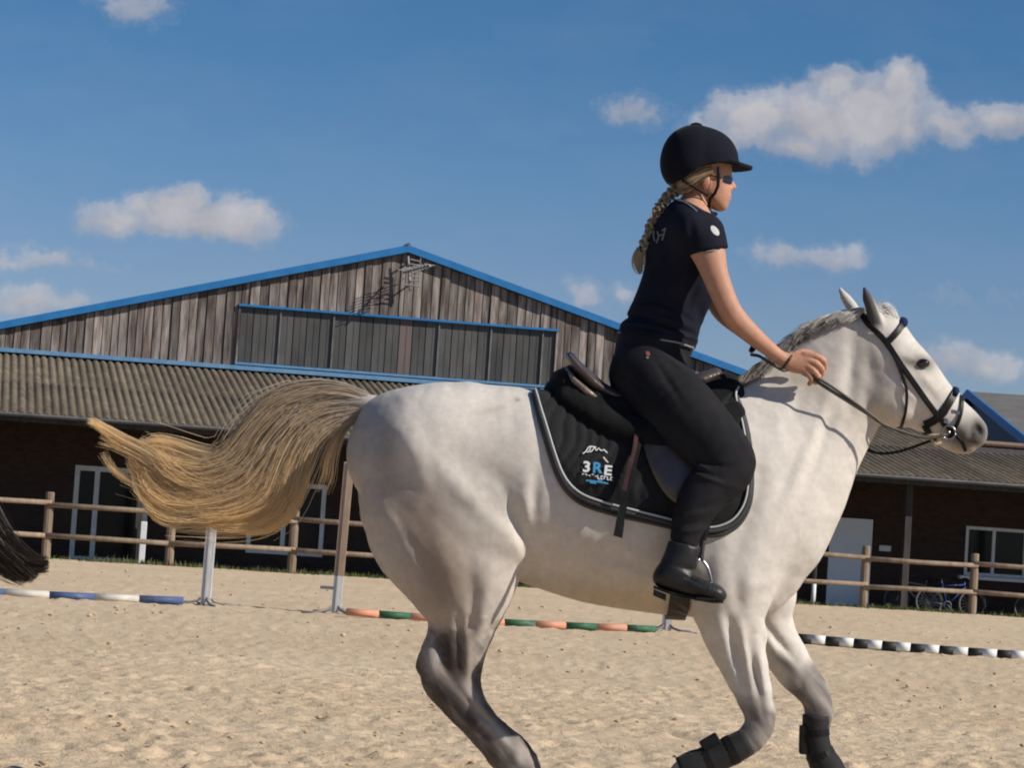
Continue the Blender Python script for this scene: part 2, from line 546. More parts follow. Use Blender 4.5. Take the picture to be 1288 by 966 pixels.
M_BAT = worn((.13, .125, .12), (.20, .195, .19), 3, rnd=.3)
def build_barn():
    barn = thing('riding_hall', 'long wooden riding hall with blue-edged gable and low corrugated lean-to roof', 'building', Bw(0, 0, Z_YARD))
    # gable boards, one object each
    d = -DH+.05
    r = random.Random(4)
    wl, wz0 = PB(303, 385, 0)[0], PB(303, 462, 0)[1]
    wr = PB(699, 414, 0)[0]
    wtop_l = PB(306, 386, 0)[1]; wtop_r = PB(699, 415, 0)[1]
    wtop = (wtop_l+wtop_r)/2
    while d < DH-.1:
        w = r.choice((.17, .20, .22, .22, .25))
        d1 = min(d+w, DH-.05)
        if (d < wl < d1): d1 = wl
        if (d < wr < d1): d1 = wr
        if d < 0 < d1: d1 = 0.0
        mid = (d+d1)/2
        z0 = HL_Z+.02
        if wl <= mid <= wr: z0 = wtop+.03
        th = .022; pr = r.choice((0, 0, .022, .03)); g = .011
        a, b = d+g, d1-g
        za, zb = rake(a)-.10, rake(b)-.10
        if za > z0+.02 or zb > z0+.02:
            za = max(za, z0+.01); zb = max(zb, z0+.01)
            zz = z0-r.random()*.02
            t0, t1 = .03+pr, .03+pr+th
            V = [Bw(a, t0, zz), Bw(b, t0, zz), Bw(b, t0, zb), Bw(a, t0, za), Bw(a, t1, zz), Bw(b, t1, zz), Bw(b, t1, zb), Bw(a, t1, za)]
            part('board', V, [(0, 3, 2, 1), (4, 5, 6, 7), (0, 1, 5, 4), (1, 2, 6, 5), (2, 3, 7, 6), (3, 0, 4, 7)], M_WOOD, barn)
        d = d1
    # dark wall core behind the boards
    zc = HL_Z
    V = [Bw(-DH, 0, Z_YARD), Bw(DH, 0, Z_YARD), Bw(DH, 0, zc), Bw(0, 0, APEX[2]-.12), Bw(-DH, 0, zc)]
    V += [Bw(-DH, -.15, Z_YARD), Bw(DH, -.15, Z_YARD), Bw(DH, -.15, zc), Bw(0, -.15, APEX[2]-.12), Bw(-DH, -.15, zc)]
    F = [(0, 1, 2, 3, 4), (9, 8, 7, 6, 5), (0, 5, 6, 1), (1, 6, 7, 2), (2, 7, 8, 3), (3, 8, 9, 4), (4, 9, 5, 0)]
    part('gable_wall', V, F, M_WOOD_D, barn)
    # strip of dull translucent panels
    n = 24; pw = (wr-wl)/n
    for i in range(n):
        a = wl+pw*i+.012; b = a+pw-.024
        mb = MB()
        c = Bw((a+b)/2, .03, (HL_Z+.16+wtop)/2)
        mb.box(c, (b-a, .03, wtop-HL_Z-.18), RB)
        # a shallow rib down the middle of each sheet
        mb.box(Bw((a+b)/2+.03, .047, (HL_Z+.16+wtop)/2), (.03, .012, wtop-HL_Z-.2), RB)
        mb.build('panel', M_PANEL_W if i == 12 else M_PANEL, barn, label='brownish panel in the middle of the grey window strip' if i == 12 else None)
    for i in (3, 7, 15, 19, 23):
        mb = MB(); mb.box(Bw(wl+pw*i, .07, (HL_Z+.14+wtop)/2), (.035, .05, wtop-HL_Z-.16), RB)
        mb.build('batten', M_BAT, barn)
    mb = MB(); mb.box(Bw(wl-.03, .075, (HL_Z+wtop)/2), (.05, .06, wtop-HL_Z), RB); mb.build('batten', M_WOOD, barn)
    mb = MB(); mb.box(Bw(wr+.03, .075, (HL_Z+wtop)/2), (.05, .06, wtop-HL_Z), RB); mb.build('batten', M_WOOD, barn)
    mb = MB(); mb.box(Bw((wl+wr)/2, .10, wtop+.01), (wr-wl+.12, .12, .055), RB); mb.build('window_head', M_BLUE, barn)
    mb = MB(); mb.box(Bw((wl+wr)/2, .09, HL_Z+.125), (wr-wl+.12, .10, .06), RB); mb.build('window_sill', M_BLUE_L, barn)
    # ledge flashing
    mb = MB(); mb.box(Bw(0, .12, HL_Z+.015), (2*DH, .16, .10), RB); mb.build('flashing', M_BLUE_L, barn)
    # blue rake boards
    ang = math.atan(SL)
    for s in (-1, 1):
        Ls = (DH+.35)/cos(ang)
        R = RB @ np.array([[cos(ang), 0, -s*-sin(ang)*1], [0, 1, 0], [-s*sin(ang)*1, 0, cos(ang)]]) if False else None
        mb = MB()
        q = []
        for dd in (0, s*(DH+.35)):
            for tt in (.19, .235):
                for zo in (-.09, .06): q.append(Bw(dd, tt, rake(dd)+zo))
        mb.add(q, [(0, 1, 3, 2), (4, 6, 7, 5), (0, 4, 5, 1), (2, 3, 7, 6), (0, 2, 6, 4), (1, 5, 7, 3)])
        mb.build('fascia', M_BLUE, barn)
        mb = MB(); q = []
        for dd in (0.0, s*(DH+.42)):
            for tt in (-32.0, .21):
                for zo in (.062, .09): q.append(Bw(dd, tt, rake(dd)+zo))
        mb.add(q, [(0, 1, 3, 2), (4, 6, 7, 5), (0, 4, 5, 1), (2, 3, 7, 6), (0, 2, 6, 4), (1, 5, 7, 3)])
        mb.build('main_roof', M_BLUE, barn)
        mb = MB(); q = []
        for dd in (s*(.1), s*(DH+.33)):
            for tt in (.02, .185):
                for zo in (-.03, .0): q.append(Bw(dd, tt, rake(dd)+zo))
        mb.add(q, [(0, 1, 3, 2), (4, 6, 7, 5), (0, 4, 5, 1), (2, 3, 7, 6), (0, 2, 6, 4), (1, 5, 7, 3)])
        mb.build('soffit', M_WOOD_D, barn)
    mb = MB(); mb.tube([Bw(0, .22, APEX[2]+.10), Bw(0, -32, APEX[2]+.10)], .05, 8); mb.build('ridge_cap', M_GUT, barn)
    # side walls of the hall
    for s in (-1, 1):
        mb = MB(); mb.box(Bw(s*(DH-.08), -16.2, (HL_Z+Z_YARD)/2-.02), (.16, 32, HL_Z-Z_YARD), RB); mb.build('side_wall', M_WOOD_D, barn)
    # lean-to roof of corrugated sheets, three courses
    WV = .1775; NS = 5; W = WV*NS
    rs = (HL_Z-.06-Z_EAVE)/(T_EAVE-.05)
    def zroof(t): return HL_Z-.06-rs*t
    ncrs = 2; seg = 8*NS
    Lt = T_EAVE/ncrs
    V = []
    for k in (0, 1):
        for i in range(seg+1):
            x = W*i/seg*1.0
            z = .066*abs(cos(pi*x/WV))**.85-.05
            V.append((x, -Lt*1.01*k, z-rs*Lt*1.01*k))
    V += [(x, y, z-.008) for x, y, z in V]
    n1 = seg+1; F = []
    for i in range(seg):
        F += [(i, i+n1, i+n1+1, i+1), (i+2*n1, i+1+2*n1, i+n1+1+2*n1, i+n1+2*n1), (i+n1, i+3*n1, i+1+3*n1, i+1+n1)]
    sheet = mesh_data('roof_sheet', V, F, M_ROOF, True)
    sheet.polygons.foreach_set('use_smooth', np.ones(len(F), bool))
    d_first = -14.2-WV*5*6
    ncol = 62
    for c in range(ncol):
        for k in range(ncrs):
            t0 = Lt*k
            dd = d_first+W*c
            if dd > DH+1.0 and t0 < T_WING-.3: continue
            if k*1.0 == 0 and dd+W < -DH-1.2: pass
            M = Matrix.Translation(Vector(Bw(dd, t0+.02, zroof(t0)+.003*(ncrs-k))+np.array([0, 0, random.uniform(-.0015, .0015)]))) @ MBW
            inst('roof_sheet', sheet, M, barn)
    # underside boarding and rafters
    dend = d_first+W*ncol
    def slab(name, d0, d1, ta, tb, off, th, m):
        q = []
        for dd in (d0, d1):
            for tt in (ta, tb):
                for zo in (off-th, off): q.append(Bw(dd, tt, zroof(tt)+zo))
        mb = MB(); mb.add(q, [(0, 1, 3, 2), (4, 6, 7, 5), (0, 4, 5, 1), (2, 3, 7, 6), (0, 2, 6, 4), (1, 5, 7, 3)])
        return mb.build(name, m, barn)
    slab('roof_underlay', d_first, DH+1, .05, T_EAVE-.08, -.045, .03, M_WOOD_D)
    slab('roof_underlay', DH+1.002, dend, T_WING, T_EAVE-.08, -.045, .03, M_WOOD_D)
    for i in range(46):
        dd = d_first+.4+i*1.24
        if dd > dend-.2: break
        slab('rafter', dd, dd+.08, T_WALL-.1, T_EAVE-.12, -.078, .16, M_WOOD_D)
    # far slope of the low wing on the right
    q = []
    for dd in (DH+1.0, dend):
        for (tt, zz) in ((T_WING, zroof(T_WING)+.03), (T_WING-5, zroof(T_WING)-1.0)):
            for zo in (-.05, 0): q.append(Bw(dd, tt, zz+zo))
    mb = MB(); mb.add(q, [(0, 1, 3, 2), (4, 6, 7, 5), (0, 4, 5, 1), (2, 3, 7, 6), (0, 2, 6, 4), (1, 5, 7, 3)]); mb.build('rear_roof', M_ROOF, barn)
    mb = MB(); mb.tube([Bw(DH+1, T_WING, zroof(T_WING)+.05), Bw(dend, T_WING, zroof(T_WING)+.05)], .07, 8); mb.build('ridge_tile', worn((.16, .10, .07), (.22, .15, .11), 3), barn)
    # gutter: a half pipe
    ga = []
    prof = [(T_EAVE+.02+.07*cos(a)+.05, Z_EAVE-.035+.075*sin(a)) for a in np.linspace(pi, 2*pi, 9)]
    prof += [(t*1.0-.0, z+.012) for t, z in [(T_EAVE+.07+.058*cos(a), Z_EAVE-.035+.060*sin(a)) for a in np.linspace(2*pi, pi, 9)]]
    V = [Bw(d_first, t, z) for t, z in prof]+[Bw(dend, t, z) for t, z in prof]
    k = len(prof)
    F = [(i, (i+1) % k, (i+1) % k+k, i+k) for i in range(k)]
    part('gutter', V, F, M_GUT, barn, True)
    mb = MB(); mb.box(Bw((d_first+dend)/2, T_EAVE-.03, Z_EAVE-.13), (dend-d_first, .03, .15), RB); mb.build('eaves_board', M_WOOD_D, barn)
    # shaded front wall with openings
    op = []
    def opening(pl, pt, pr, z0):
        dl = PB(pl[0], pl[1], T_WALL)[0]; dr = PB(pr[0], pr[1], T_WALL)[0]; zt = PB(pt[0], pt[1], T_WALL)[1]
        return [dl, dr, z0, zt]
    yard = Z_YARD
    o1 = opening((91, 640), (140, 588), (185, 655), yard+.03)
    o2 = opening((311, 660), (360, 607), (408, 660), yard+.45)
    odoor = opening((1041, 700), (1070, 651), (1097, 700), yard+.02)
    zs = PB(1250, 726, T_WALL)[1]
    o3 = opening((1214, 690), (1250, 664), (1292, 690), zs)
    ops = sorted([o1, o2, odoor, o3])
    ztop = zroof(T_WALL)-.08
    cur = d_first+.1; segs = []
    for o in ops:
        segs.append((cur, o[0], yard, ztop)); segs.append((o[0], o[1], o[3], ztop))
        if o[2] > yard+.1: segs.append((o[0], o[1], yard, o[2]))
        cur = o[1]
    segs.append((cur, dend-.1, yard, ztop))
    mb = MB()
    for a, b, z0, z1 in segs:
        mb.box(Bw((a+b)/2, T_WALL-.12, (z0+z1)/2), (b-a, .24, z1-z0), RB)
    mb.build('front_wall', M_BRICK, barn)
    # interior dark backing floor-to-roof behind the glazing
    mb = MB(); mb.box(Bw((d_first+dend)/2, T_WALL-1.6, (yard+ztop)/2), (dend-d_first-.4, .1, ztop-yard-.1), RB); mb.build('inner_wall', M_WOOD_D, barn)
    def frame_box(p, d0, d1, z0, z1, w=.07, t=T_WALL-.05, m=M_FRAME, name='frame'):
        mb = MB()
        mb.box(Bw(d0+w/2, t, (z0+z1)/2), (w, .09, z1-z0), RB); mb.box(Bw(d1-w/2, t, (z0+z1)/2), (w, .09, z1-z0), RB)
        mb.box(Bw((d0+d1)/2, t, z1-w/2), (d1-d0-2*w, .086, w), RB); mb.box(Bw((d0+d1)/2, t, z0+w/2), (d1-d0-2*w, .086, w), RB)
        return mb.build(name, m, p)
    def glaz(name, o, splits, rails=(), sill=False, w=.09, m=M_FRAME):
        root = MB(); dd = o
        win = frame_box(barn, o[0], o[1], o[2], o[3], w, m=m, name=name)
        xs = [o[0]+w]+[o[0]+(o[1]-o[0])*s for s in splits]+[o[1]-w]
        for s in splits:
            mb = MB(); mb.box(Bw(o[0]+(o[1]-o[0])*s, T_WALL-.052, (o[2]+o[3])/2), (w, .08, o[3]-o[2]-2*w), RB); mb.build('mullion', m, win)
        for a, b in zip(xs[:-1], xs[1:]):
            mb = MB(); mb.box(Bw((a+b)/2, T_WALL-.075, (o[2]+o[3])/2), (b-a-.02, .012, o[3]-o[2]-2*w+.02), RB); mb.build('pane', M_GLASS, win)
        for z in rails:
            mb = MB(); mb.box(Bw((o[0]+o[1])/2, T_WALL-.06, o[2]+(o[3]-o[2])*z), (o[1]-o[0]-2*w, .05, .05), RB); mb.build('glazing_bar', m, win)
        if sill:
            mb = MB(); mb.box(Bw((o[0]+o[1])/2, T_WALL+.06, o[2]-.05), (o[1]-o[0]+.3, .18, .08), RB); mb.build('sill', m, win)
        return win
    glaz('glazed_door', o1, (.30, ), (.97,), w=.11)
    glaz('window', o2, (.47,), (), w=.10)
    glaz('window', o3, (.46,), (), True, w=.075)
    mb = MB(); mb.box(Bw((odoor[0]+odoor[1])/2, T_WALL-.03, (odoor[2]+odoor[3])/2), (odoor[1]-odoor[0]-.04, .06, odoor[3]-odoor[2]-.03), RB, .008)
    dr = mb.build('door', M_DOOR, barn)
    mb = MB(); mb.tube([Bw(odoor[1]-.12, T_WALL+.05, 1.0+yard), Bw(odoor[1]-.22, T_WALL+.05, 1.0+yard)], .012, 6); mb.build('handle', M_GUT, dr)
    # white lintel strip over the left glazed door
    # small plate beside the door
    dpl, zpl = PB(1113, 690, T_WALL)
    mb = MB(); mb.box(Bw(dpl, T_WALL+.012, zpl), (.28, .02, .13), RB); mb.build('wall_plate', M_WHITE, barn)
    # posts carrying the eave
    for px in (1143, 1329, 948, 745, 540, 176, -40, -240, 1520, 1710):
        dd = PB(px, 640, T_EAVE-.5)[0]
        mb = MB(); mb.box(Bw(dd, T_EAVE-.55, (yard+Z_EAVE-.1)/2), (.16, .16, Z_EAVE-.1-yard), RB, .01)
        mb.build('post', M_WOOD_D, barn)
    dd = PB(1026, 700, T_EAVE-.35)[0]
    mb = MB(); mb.tube([Bw(dd, T_EAVE-.02, Z_EAVE-.08), Bw(dd, T_EAVE-.15, Z_EAVE-.3), Bw(dd, T_EAVE-.35, Z_EAVE-.5), Bw(dd, T_EAVE-.35, yard)], .045, 8)
    mb.build('downpipe', M_GUT, barn, True)
    mb = MB(); mb.tube([Bw(dd, T_EAVE-.35, yard), Bw(dd, T_EAVE-.35, yard+.62)], .052, 8); mb.build('downpipe_shoe', M_WHITE, barn, True)
    for px in (178, ):
        dd = PB(px, 700, T_EAVE-.3)[0]
        mb = MB(); mb.box(Bw(dd, T_EAVE-.3, yard+.5), (.13, .13, 1.0), RB, .01); mb.build('stub_post', M_WHITE, barn)
    return barn

# where the low wing's ridge shows on the right
def _wing():
    best = None
    for t in np.linspace(1, 8, 71):
        dd, z = PB(1260, 562, t)
        e = abs(z-(HL_Z-.06-(HL_Z-.06-Z_EAVE)/(T_EAVE-.05)*t))
        if best is None or e < best[0]: best = (e, t)
    return best[1]
T_WING = _wing()
BARN = build_barn()

# ------------------------------------------------------------------ aerial on the gable
def build_aerial():
    M_AL = worn((.26, .25, .24), (.34, .33, .32), 5, rough=.45, rnd=.1, metallic=.3)
    c = lambda px, py, t: Bw(*((lambda q: (q[0], t, q[1]))(PB(px, py, t))))
    a = thing('tv_aerial', 'grey television aerial fixed near the peak of the wooden gable', 'aerial', c(516, 362, .2))
    mb = MB(); mb.tube([c(513, 322, .30), c(516, 366, .30)], .035, 6); mb.build('mast', M_AL, a)
    mb = MB(); mb.tube([c(513, 330, .30), c(513, 331, .06)], .025, 6); mb.tube([c(515, 358, .30), c(515, 358, .06)], .025, 6); mb.build('bracket', M_AL, a)
    A = c(507, 343, .35); Bp = c(541, 334, 1.15)
    mb = MB(); mb.tube([A, Bp], .026, 6); mb.build('boom', M_AL, a)
    ax = (Bp-A)/np.linalg.norm(Bp-A); sd_ = np.cross(ax, [0, 0, 1]); sd_ /= np.linalg.norm(sd_)
    for k in range(8):
        p = A+(Bp-A)*(.12+.85*k/7); L = .30-.018*k
        mb = MB(); mb.tube([p-sd_*L+EZ*.03, p+sd_*L+EZ*.03], .012, 5); mb.build('element', M_AL, a)
    for k, (x0, y0, x1, y1) in enumerate([(516, 326, 529, 329), (516, 332, 529, 334), (517, 347, 528, 349), (517, 353, 528, 353), (507, 358, 528, 360), (506, 351, 514, 349)]):
        mb = MB(); mb.tube([c(x0, y0, .42), c(x1, y1, .42)], .018, 5); mb.build('reflector_rod', M_AL, a)
    mb = MB(); mb.tube([c(529, 324, .42), c(526, 362, .42)], .012, 5); mb.build('reflector_frame', M_AL, a)
    return a
build_aerial()

# ------------------------------------------------------------------ far shed on the right
def build_far_shed():
    Ya = 82.0
    A = P(1229, 493, Ya)          # peak of the left gable end
    M_NAVY = worn((.030, .048, .085), (.045, .065, .10), 2, rough=.6, rnd=0)
    sh = thing('metal_shed', 'dark blue shed with bright blue roof edge behind the low wing', 'building', (A[0], A[1], Z_YARD))
    th = radians(1)
    ex = np.array([cos(th), sin(th), 0]); ey = np.array([sin(th), -cos(th), 0])
    # near end of the rake: find depth so that the point falls at photo (1304, 543)
    L = 9.0
    k = None
    for L in np.linspace(3, 30, 300):
        q = A+ey*L
        rel = q-CAMP; zc = rel@_fw; px = IW/2+FPX*(rel@_rt)/zc
        # height needed to be on the rake line at this px
        py = 493+(px-1229)*(47/62.)
        zz = P(px, py, q[1])[2]
        if px > 1345: break
    drop = A[2]-zz
    N = A+ey*L; N[2] = A[2]-drop
    Bk = A-ey*(L*.8); Bk[2] = A[2]-drop*.8
    S = 24
    def quad(name, pts, m, th_=.06):
        pts = [np.array(p) for p in pts]
        V = pts+[p-np.array([0, 0, th_]) for p in pts]; n = len(pts)
        F = [tuple(range(n)), tuple(range(2*n-1, n-1, -1))]+[(i, i+n, (i+1) % n+n, (i+1) % n) for i in range(n)]
        return part(name, V, F, m, sh)
    M_GR = worn((.12, .115, .105), (.16, .15, .14), 1, rough=.8, rnd=0)
    quad('roof', [A-ex*.25, A+ex*S, N+ex*S, N-ex*.25], M_GR, .1)
    quad('roof', [Bk-ex*.25, Bk+ex*S, A+ex*S, A-ex*.25], M_GR, .1)
    g = Z_YARD
    V = [A-[0, 0, .1], N-[0, 0, .1], np.array([N[0], N[1], g]), np.array([Bk[0], Bk[1], g]), Bk-[0, 0, .1]]
    V2 = [v+ex*.2 for v in V]; n = 5
    part('gable_wall', V+V2, [tuple(range(n)), tuple(range(2*n-1, n-1, -1))]+[(i, i+n, (i+1) % n+n, (i+1) % n) for i in range(n)], M_NAVY, sh)
    V = [N-[0, 0, .1], N+ex*S-[0, 0, .1], np.array([*(N+ex*S)[:2], g]), np.array([N[0], N[1], g])]
    V2 = [v-ey*.2 for v in V]; n = 4
    part('front_wall', V+V2, [tuple(range(n)), tuple(range(2*n-1, n-1, -1))]+[(i, i+n, (i+1) % n+n, (i+1) % n) for i in range(n)], M_NAVY, sh)
    for Q, R_ in ((A, N), (A, Bk)):
        V = []
        for p in (Q, R_):
            for a_ in (-.32, -.26):
                for zo in (-.20, .06): V.append(p+ex*a_+np.array([0, 0, zo]))
        part('fascia', V, [(0, 1, 3, 2), (4, 6, 7, 5), (0, 4, 5, 1), (2, 3, 7, 6), (0, 2, 6, 4), (1, 5, 7, 3)], M_BLUE, sh)
build_far_shed()

# ------------------------------------------------------------------ rail fence
def build_fence():
    M_POST = worn((.19, .135, .095), (.29, .225, .165), 4, (2, 2, .5), .85, .4, .005, .35, c3=(.2, .13, .08), s3=6)
    f0 = fence_pt(57)
    fe = thing('rail_fence', 'brown wooden post and rail fence with two round rails along the arena', 'fence', f0)
    dr = np.array([1, FENCE_S, 0]); dr /= np.linalg.norm(dr)
    pxs = [(-250, 690), (-97, 690), (58, 700), (213, 707), (367, 717), (519, 727), (668, 738), (812, 745), (952, 755), (1086, 765), (1223, 773), (1358, 780)]
    pts = [fence_pt(x, y-10) for x, y in pxs]
    step = (pts[-1]-pts[-3])/2
    for k in range(4): pts.append(pts[-1]+step)
    for k in range(3): pts.insert(0, pts[0]-step)
    for i, p in enumerate(pts):
        h = 1.27+random.uniform(-.03, .03)
        mb = MB()
        n = 10; V = []
        rr = .085
        zs = [(-.1, rr*1.05), (h-.02, rr), (h, rr*.8)]
        for z, r_ in zs:
            for k in range(n):
                a = 2*pi*k/n; V.append((p[0]+r_*cos(a)*(1+.04*sin(3*a)), p[1]+r_*sin(a), z))
        F = [(r_*n+k, r_*n+(k+1) % n, (r_+1)*n+(k+1) % n, (r_+1)*n+k) for r_ in range(2) for k in range(n)]+[tuple(range(2*n, 3*n))]
        part('post', V, F, M_POST, fe, False)
    for a, b in zip(pts[:-1], pts[1:]):
        for z in (1.04, .46):
            z1, z2 = z+random.uniform(-.03, .03), z+random.uniform(-.03, .03)
            off = np.array([dr[1], -dr[0], 0])*.08
            A = a+off*1.0+[0, 0, z1]-dr*.04; B_ = b+off+[0, 0, z2]+dr*.04
            mid = (A+B_)/2+[0, 0, random.uniform(-.015, .005)]
            mb = MB(); mb.tube([A, mid, B_], [.052, .05, .048], 8); mb.build('rail', M_POST, fe, True)
build_fence()
# ------------------------------------------------------------------ implicit bodies
HY = 9.44                                   # distance of the horse's mid-plane
PXM = HY/FPX                                # metres per photo pixel there

class Grid:
    def __init__(s, x, y, z):
        s.x, s.y, s.z = [np.asarray(v, np.float32) for v in (x, y, z)]
        s.F = np.full((len(x), len(y), len(z)), 1.0, np.float32)
    def blank(s):
        g = Grid.__new__(Grid); g.x, g.y, g.z = s.x, s.y, s.z
        g.F = np.full_like(s.F, 1.0); return g
    def sub(s, lo, hi):
        i = [np.searchsorted(a, lo[k]) for k, a in enumerate((s.x, s.y, s.z))]
        j = [np.searchsorted(a, hi[k]) for k, a in enumerate((s.x, s.y, s.z))]
        return slice(i[0], max(j[0], i[0])), slice(i[1], max(j[1], i[1])), slice(i[2], max(j[2], i[2]))
    def cone(s, p0, p1, a0, a1, b0, b1, margin=.05):
        R = max(a0, a1, b0, b1)+margin
        lo = np.minimum(p0, p1)-R; hi = np.maximum(p0, p1)+R
        sl = s.sub(lo, hi)
        if any(q.stop <= q.start for q in sl): return
        X = s.x[sl[0]][:, None, None]; Y = s.y[sl[1]][None, :, None]; Z = s.z[sl[2]][None, None, :]
        d = (p1-p0).astype(np.float32); L = float(d@d)+1e-12
        t = np.clip(((X-p0[0])*d[0]+(Y-p0[1])*d[1]+(Z-p0[2])*d[2])/L, 0, 1)
        qx = X-(p0[0]+t*d[0]); qy = Y-(p0[1]+t*d[1]); qz = Z-(p0[2]+t*d[2])
        a = a0+(a1-a0)*t; b = b0+(b1-b0)*t
        v = (np.sqrt((qx*qx+qz*qz)/(a*a)+qy*qy/(b*b))-1)*np.minimum(a, b)
        s.F[sl] = np.minimum(s.F[sl], v)
    def sweep(s, st, n=4):
        """st: rows (x, y, z, a, b)"""
        r = spl(st, n) if len(st) > 2 else np.array(st, float)
        for i in range(len(r)-1):
            s.cone(r[i, :3], r[i+1, :3], r[i, 3], r[i+1, 3], r[i, 4], r[i+1, 4])
    def join(s, o, k):
        h = np.clip(.5+.5*(s.F-o.F)/k, 0, 1)
        s.F = (s.F*(1-h)+o.F*h - k*h*(1-h)).astype(np.float32)
        return s
    def add(s, st, k=.03, n=4):
        g = s.blank(); g.sweep(st, n); return s.join(g, k)

def surface_nets(g, iso=0.0):
    F = g.F-iso
    xs, ys, zs = g.x, g.y, g.z
    S = F < 0
    nx, ny, nz = F.shape
    c = np.zeros((nx-1, ny-1, nz-1), np.int8)
    for i in (0, 1):
        for j in (0, 1):
            for k in (0, 1):
                c += S[i:nx-1+i, j:ny-1+j, k:nz-1+k]
    act = (c > 0) & (c < 8)
    I, J, K = np.nonzero(act)
    idx = np.full(act.shape, -1, np.int64); idx[I, J, K] = np.arange(len(I))
    acc = np.zeros((len(I), 3)); cnt = np.zeros(len(I))
    corners = [(i, j, k) for i in (0, 1) for j in (0, 1) for k in (0, 1)]
    ax = (xs, ys, zs)
    for a in corners:
        for d in range(3):
            if a[d]: continue
            b = list(a); b[d] = 1
            fa = F[I+a[0], J+a[1], K+a[2]]; fb = F[I+b[0], J+b[1], K+b[2]]
            m = (fa < 0) != (fb < 0)
            t = np.where(m, fa/np.where(m, fa-fb, 1), 0)
            pa = np.stack([ax[0][I+a[0]], ax[1][J+a[1]], ax[2][K+a[2]]], -1).astype(float)
            pb = np.stack([ax[0][I+b[0]], ax[1][J+b[1]], ax[2][K+b[2]]], -1).astype(float)
            acc += np.where(m[:, None], pa+(pb-pa)*t[:, None], 0); cnt += m
    V = acc/cnt[:, None]
    faces = []
    # edges along each axis
    for d in range(3):
        sl0 = [slice(1, -1)]*3; sl0[d] = slice(0, -1)
        sl1 = list(sl0); sl1[d] = slice(1, None)
        A = S[tuple(sl0)]; B = S[tuple(sl1)]
        e = np.nonzero(A != B)
        if len(e[0]) == 0: continue
        pos = [e[q]+(0 if q == d else 1) for q in range(3)]
        u, v = [(1, 2), (2, 0), (0, 1)][d]
        def cell(du, dv):
            q = [pos[0].copy(), pos[1].copy(), pos[2].copy()]
            q[u] = q[u]-du; q[v] = q[v]-dv
            return idx[q[0], q[1], q[2]]
        f = np.stack([cell(1, 1), cell(0, 1), cell(0, 0), cell(1, 0)], -1)
        flip = ~A[e]
        f[flip] = f[flip][:, ::-1]
        faces.append(f)
    Fc = np.vstack(faces)
    Fc = Fc[(Fc >= 0).all(1)]
    return V, Fc

def relax(V, F, it=2, lam=.5):
    """a little smoothing that keeps volume (Taubin)"""
    n = len(V)
    e = np.vstack([F[:, [0, 1]], F[:, [1, 2]], F[:, [2, 3]], F[:, [3, 0]]])
    deg = np.bincount(e.ravel(), minlength=n)[:, None]
    def lap(V):
        A = np.zeros_like(V)
        for c in range(3):
            A[:, c] = np.bincount(e[:, 0], V[e[:, 1], c], n)+np.bincount(e[:, 1], V[e[:, 0], c], n)
        return A/np.maximum(deg, 1)-V
    for _ in range(it):
        V = V+lam*lap(V); V = V-(lam+.02)*lap(V)
    return V

def paint(me, C, name='coat'):
    a = me.color_attributes.new(name, 'FLOAT_COLOR', 'POINT')
    C = np.hstack([C, np.ones((len(C), 1))]).astype(np.float32)
    a.data.foreach_set('color', C.ravel())

def axis_steps(lo, hi, base, fine=()):
    """coordinates with finer steps in some ranges: fine = [(a, b, step)]"""
    out = [lo]
    while out[-1] < hi:
        s = base
        for a, b, st in fine:
            if a-.0001 <= out[-1] <= b: s = min(s, st)
        out.append(out[-1]+s)
    return np.array(out)

def S_(px, py, r, b, yo=0.0):
    """station: photo position, half-thickness in photo pixels, half-width in metres, lateral offset"""
    p = P(px, py, HY+yo)
    return (p[0], p[1], p[2], r*(HY+yo)/FPX, b)

def topx(X, Y, Z):
    """world -> photo coordinates (for placing coat marks and relief)"""
    rel0, rel1, rel2 = X, Y, Z-CAM_H
    zc = rel0*_fw[0]+rel1*_fw[1]+rel2*_fw[2]
    u = IW/2+FPX*(rel0*_rt[0]+rel1*_rt[1]+rel2*_rt[2])/zc
    v = IH/2-FPX*(rel0*_up[0]+rel1*_up[1]+rel2*_up[2])/zc
    return u, v

def gau(u, v, cx, cy, rx, ry, ang):
    a = radians(ang)
    du, dv = u-cx, v-cy
    p = (du*cos(a)+dv*sin(a))/rx; q = (-du*sin(a)+dv*cos(a))/ry
    return np.exp(-(p*p+q*q))
